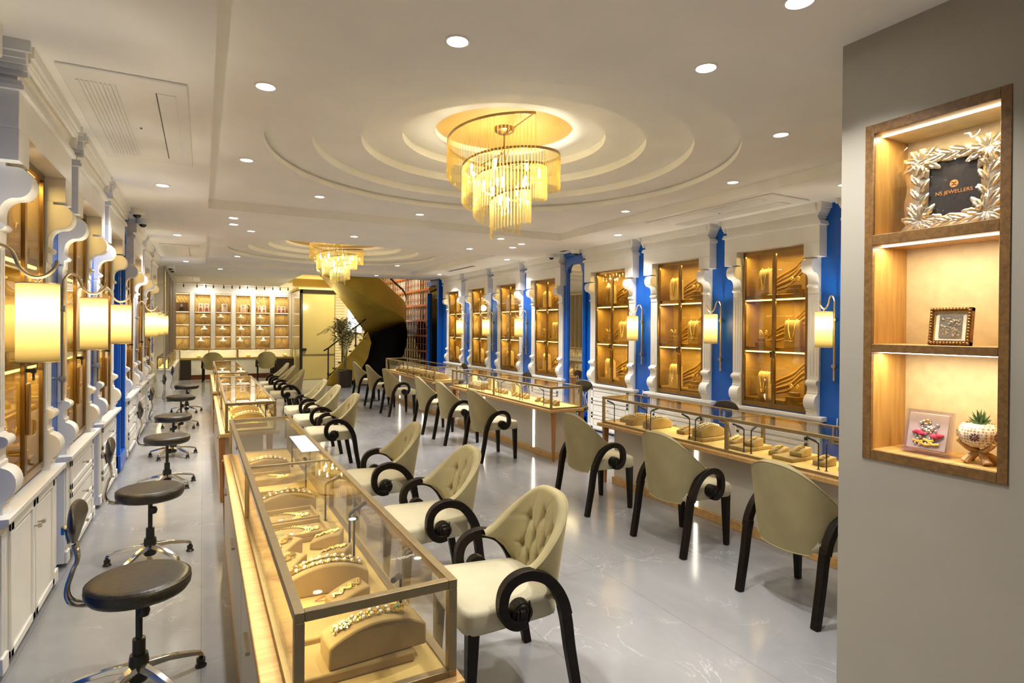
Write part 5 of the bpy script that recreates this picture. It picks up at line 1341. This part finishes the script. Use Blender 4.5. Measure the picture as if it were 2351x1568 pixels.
for k, x in enumerate((-.1, .5, 1.3, 1.9, 2.4)):
    put(P_ARCH, (x, 20.28, CZ), PH, 'tan arched velvet stand, %s from the left in the back counter cases' % ORD[k], 'velvet stands in the glass cases')

# wall cabinet displays
def cab(side, yc, nm, full=True):
    def W(x, y, z): return (XL+x, yc+y, z) if side < 0 else (XR-x, yc-y, z)
    rz = 0 if side < 0 else PI
    lv = [(.871, 'bottom'), (1.456, 'middle'), (2.041, 'top')]
    for i, (z, sh) in enumerate(lv):
        a = -1 if i != 1 else 1
        put(P_BLK, W(-.07, -.20*a, z), rz, 'tan block left under the earrings, %s shelf, %s' % (sh, nm), 'tan display forms in the wall cabinets')
        put(E_BIG, W(-.07, -.20*a, z+.0555), rz, 'gold earrings on a small stand, %s shelf, %s' % (sh, nm), 'tan display forms in the wall cabinets')
        o1 = put(P_PLAQ, W(-.10, .17*a, z), rz+.15*a, 'tan neck shaped form, %s shelf, %s' % (sh, nm), 'tan display forms in the wall cabinets')
        o1.scale = (1.2, 1.25, 1.32)
        o2 = put(P_PEND, W(-.10, .17*a, z), rz+.15*a, 'gold pendant necklace on its form, %s shelf, %s' % (sh, nm), 'gold necklaces in the wall cabinets'); o2.scale = (1.2, 1.25, 1.32)
cn = ['cabinet nearest the niche wall', 'cabinet second from the niche wall', 'cabinet before the right mirror', 'cabinet after the right mirror', 'second cabinet after the right mirror', 'third cabinet after the right mirror', 'farthest right cabinet']
for y, nm in zip(R_UNITS[1:], cn): cab(1, y, nm)
for y, nm in zip(L_UNITS[:3], ['nearest left cabinet', 'second left cabinet', 'third left cabinet']): cab(-1, y, nm)

# sockets on the blue strips, painted reflection sheet and print on the nearest case
so = thing('wall_socket', 'x', 'socket')
MB().box(0, .008, -.06, .06, -.045, .045).build('plate', M_NICKEL, so, .003); MB().box(.008, .012, -.04, .04, -.02, .02).build('socket_face', M_BLACK, so, .002); MB().tube([(.012, 0, .0), (.02, 0, .08), (.012, 0, .22)], .006, 6).build('cable', M_PAPER, so)
for i, (y, lb) in enumerate([(3.51, 'socket plate with a cable low on the blue strip beside the niche wall'), (4.95, 'socket plate with a cable low on the second blue strip'), (6.39, 'socket plate with a cable low on the third blue strip')]):
    if i == 0: so.location = (XR, y, .55); so.rotation_euler = (0, 0, PI); so['label'] = lb; so['group'] = 'sockets on the blue strips'
    else: dup(so, (XR, y, .55), PI, lb)
tag(MB().box(-.05, .05, -.27, .27, 0, .0015).build('reflection_sheet', mat('pale blue reflection', (.52, .60, .74), .4), loc=(.555, 3.75, CH1+.0005)), 'pale blue reflection built as a sheet on top of the nearest glass case', 'reflection')  # bluish reflection on the glass top, painted as a thin sheet
t = thing('glass_sticker', 'small white printed sticker on the near corner of the front case', 'sticker', (.56, 1.75, CH1+.0004))
text('lettering', 'NS JEWELLERS', .012, t, M_PAPER, (0, 0, 0), (0, 0, .1)); text('small_lettering', 'JEWELLERS', .007, t, M_PAPER, (0, -.008, 0), (0, 0, .1))

# price tags and loose threads in the nearest case
tg = thing('price_tag', 'x', 'price tag')
MB().box(-.011, .011, -.007, .007, 0, .0006).build('paper_tag', M_PAPER, tg); MB().tube([(.011, 0, .0004), (.022, .004, .001), (.034, -.003, .0004)], .0005, 4).build('tag_thread', M_PAPER, tg)
for i, (x, y, z, a, lb) in enumerate([(.535, 1.655, CZ+.001, .5, 'small white price tag on the case bed beside the front arched stand'), (.33, 2.02, CZ+.001, 1.2, 'small white price tag behind the flat slab in the nearest case'), (.41, 2.36, CZ+.001, .3, 'small white price tag between two ramps in the nearest case'),
      (.36, 2.78, CZ+.0435, .9, 'small white price tag on the near tray of the nearest case'), (.34, 3.00, CZ+.0435, .2, 'small white price tag on the far tray of the nearest case')]):
    if i == 0: tg.location = (x, y, z); tg.rotation_euler = (0, 0, a); tg['label'] = lb; tg['group'] = 'white price tags'
    else: dup(tg, (x, y, z), a, lb)
tag(MB().tube(spline([(-.03, .0, .002), (0, .025, .004), (.03, .005, .002), (.01, -.02, .003), (-.02, -.01, .002), (-.01, .02, .004), (.035, .03, .002)], 6), .0012, 5).build('green_thread', M_GREEN, loc=(.30, 2.76, CZ+.0435)), 'loose green thread on a tray in the nearest glass case', 'thread')
tag(MB().tube(spline([(-.04, .0, .002), (0, .02, .003), (.04, .0, .002), (.0, -.015, .003), (-.04, .0, .002)], 6), .0012, 5).build('red_thread', M_RED, loc=(.40, 2.15, CZ+.001)), 'loose red thread on the bed of the nearest glass case', 'thread')
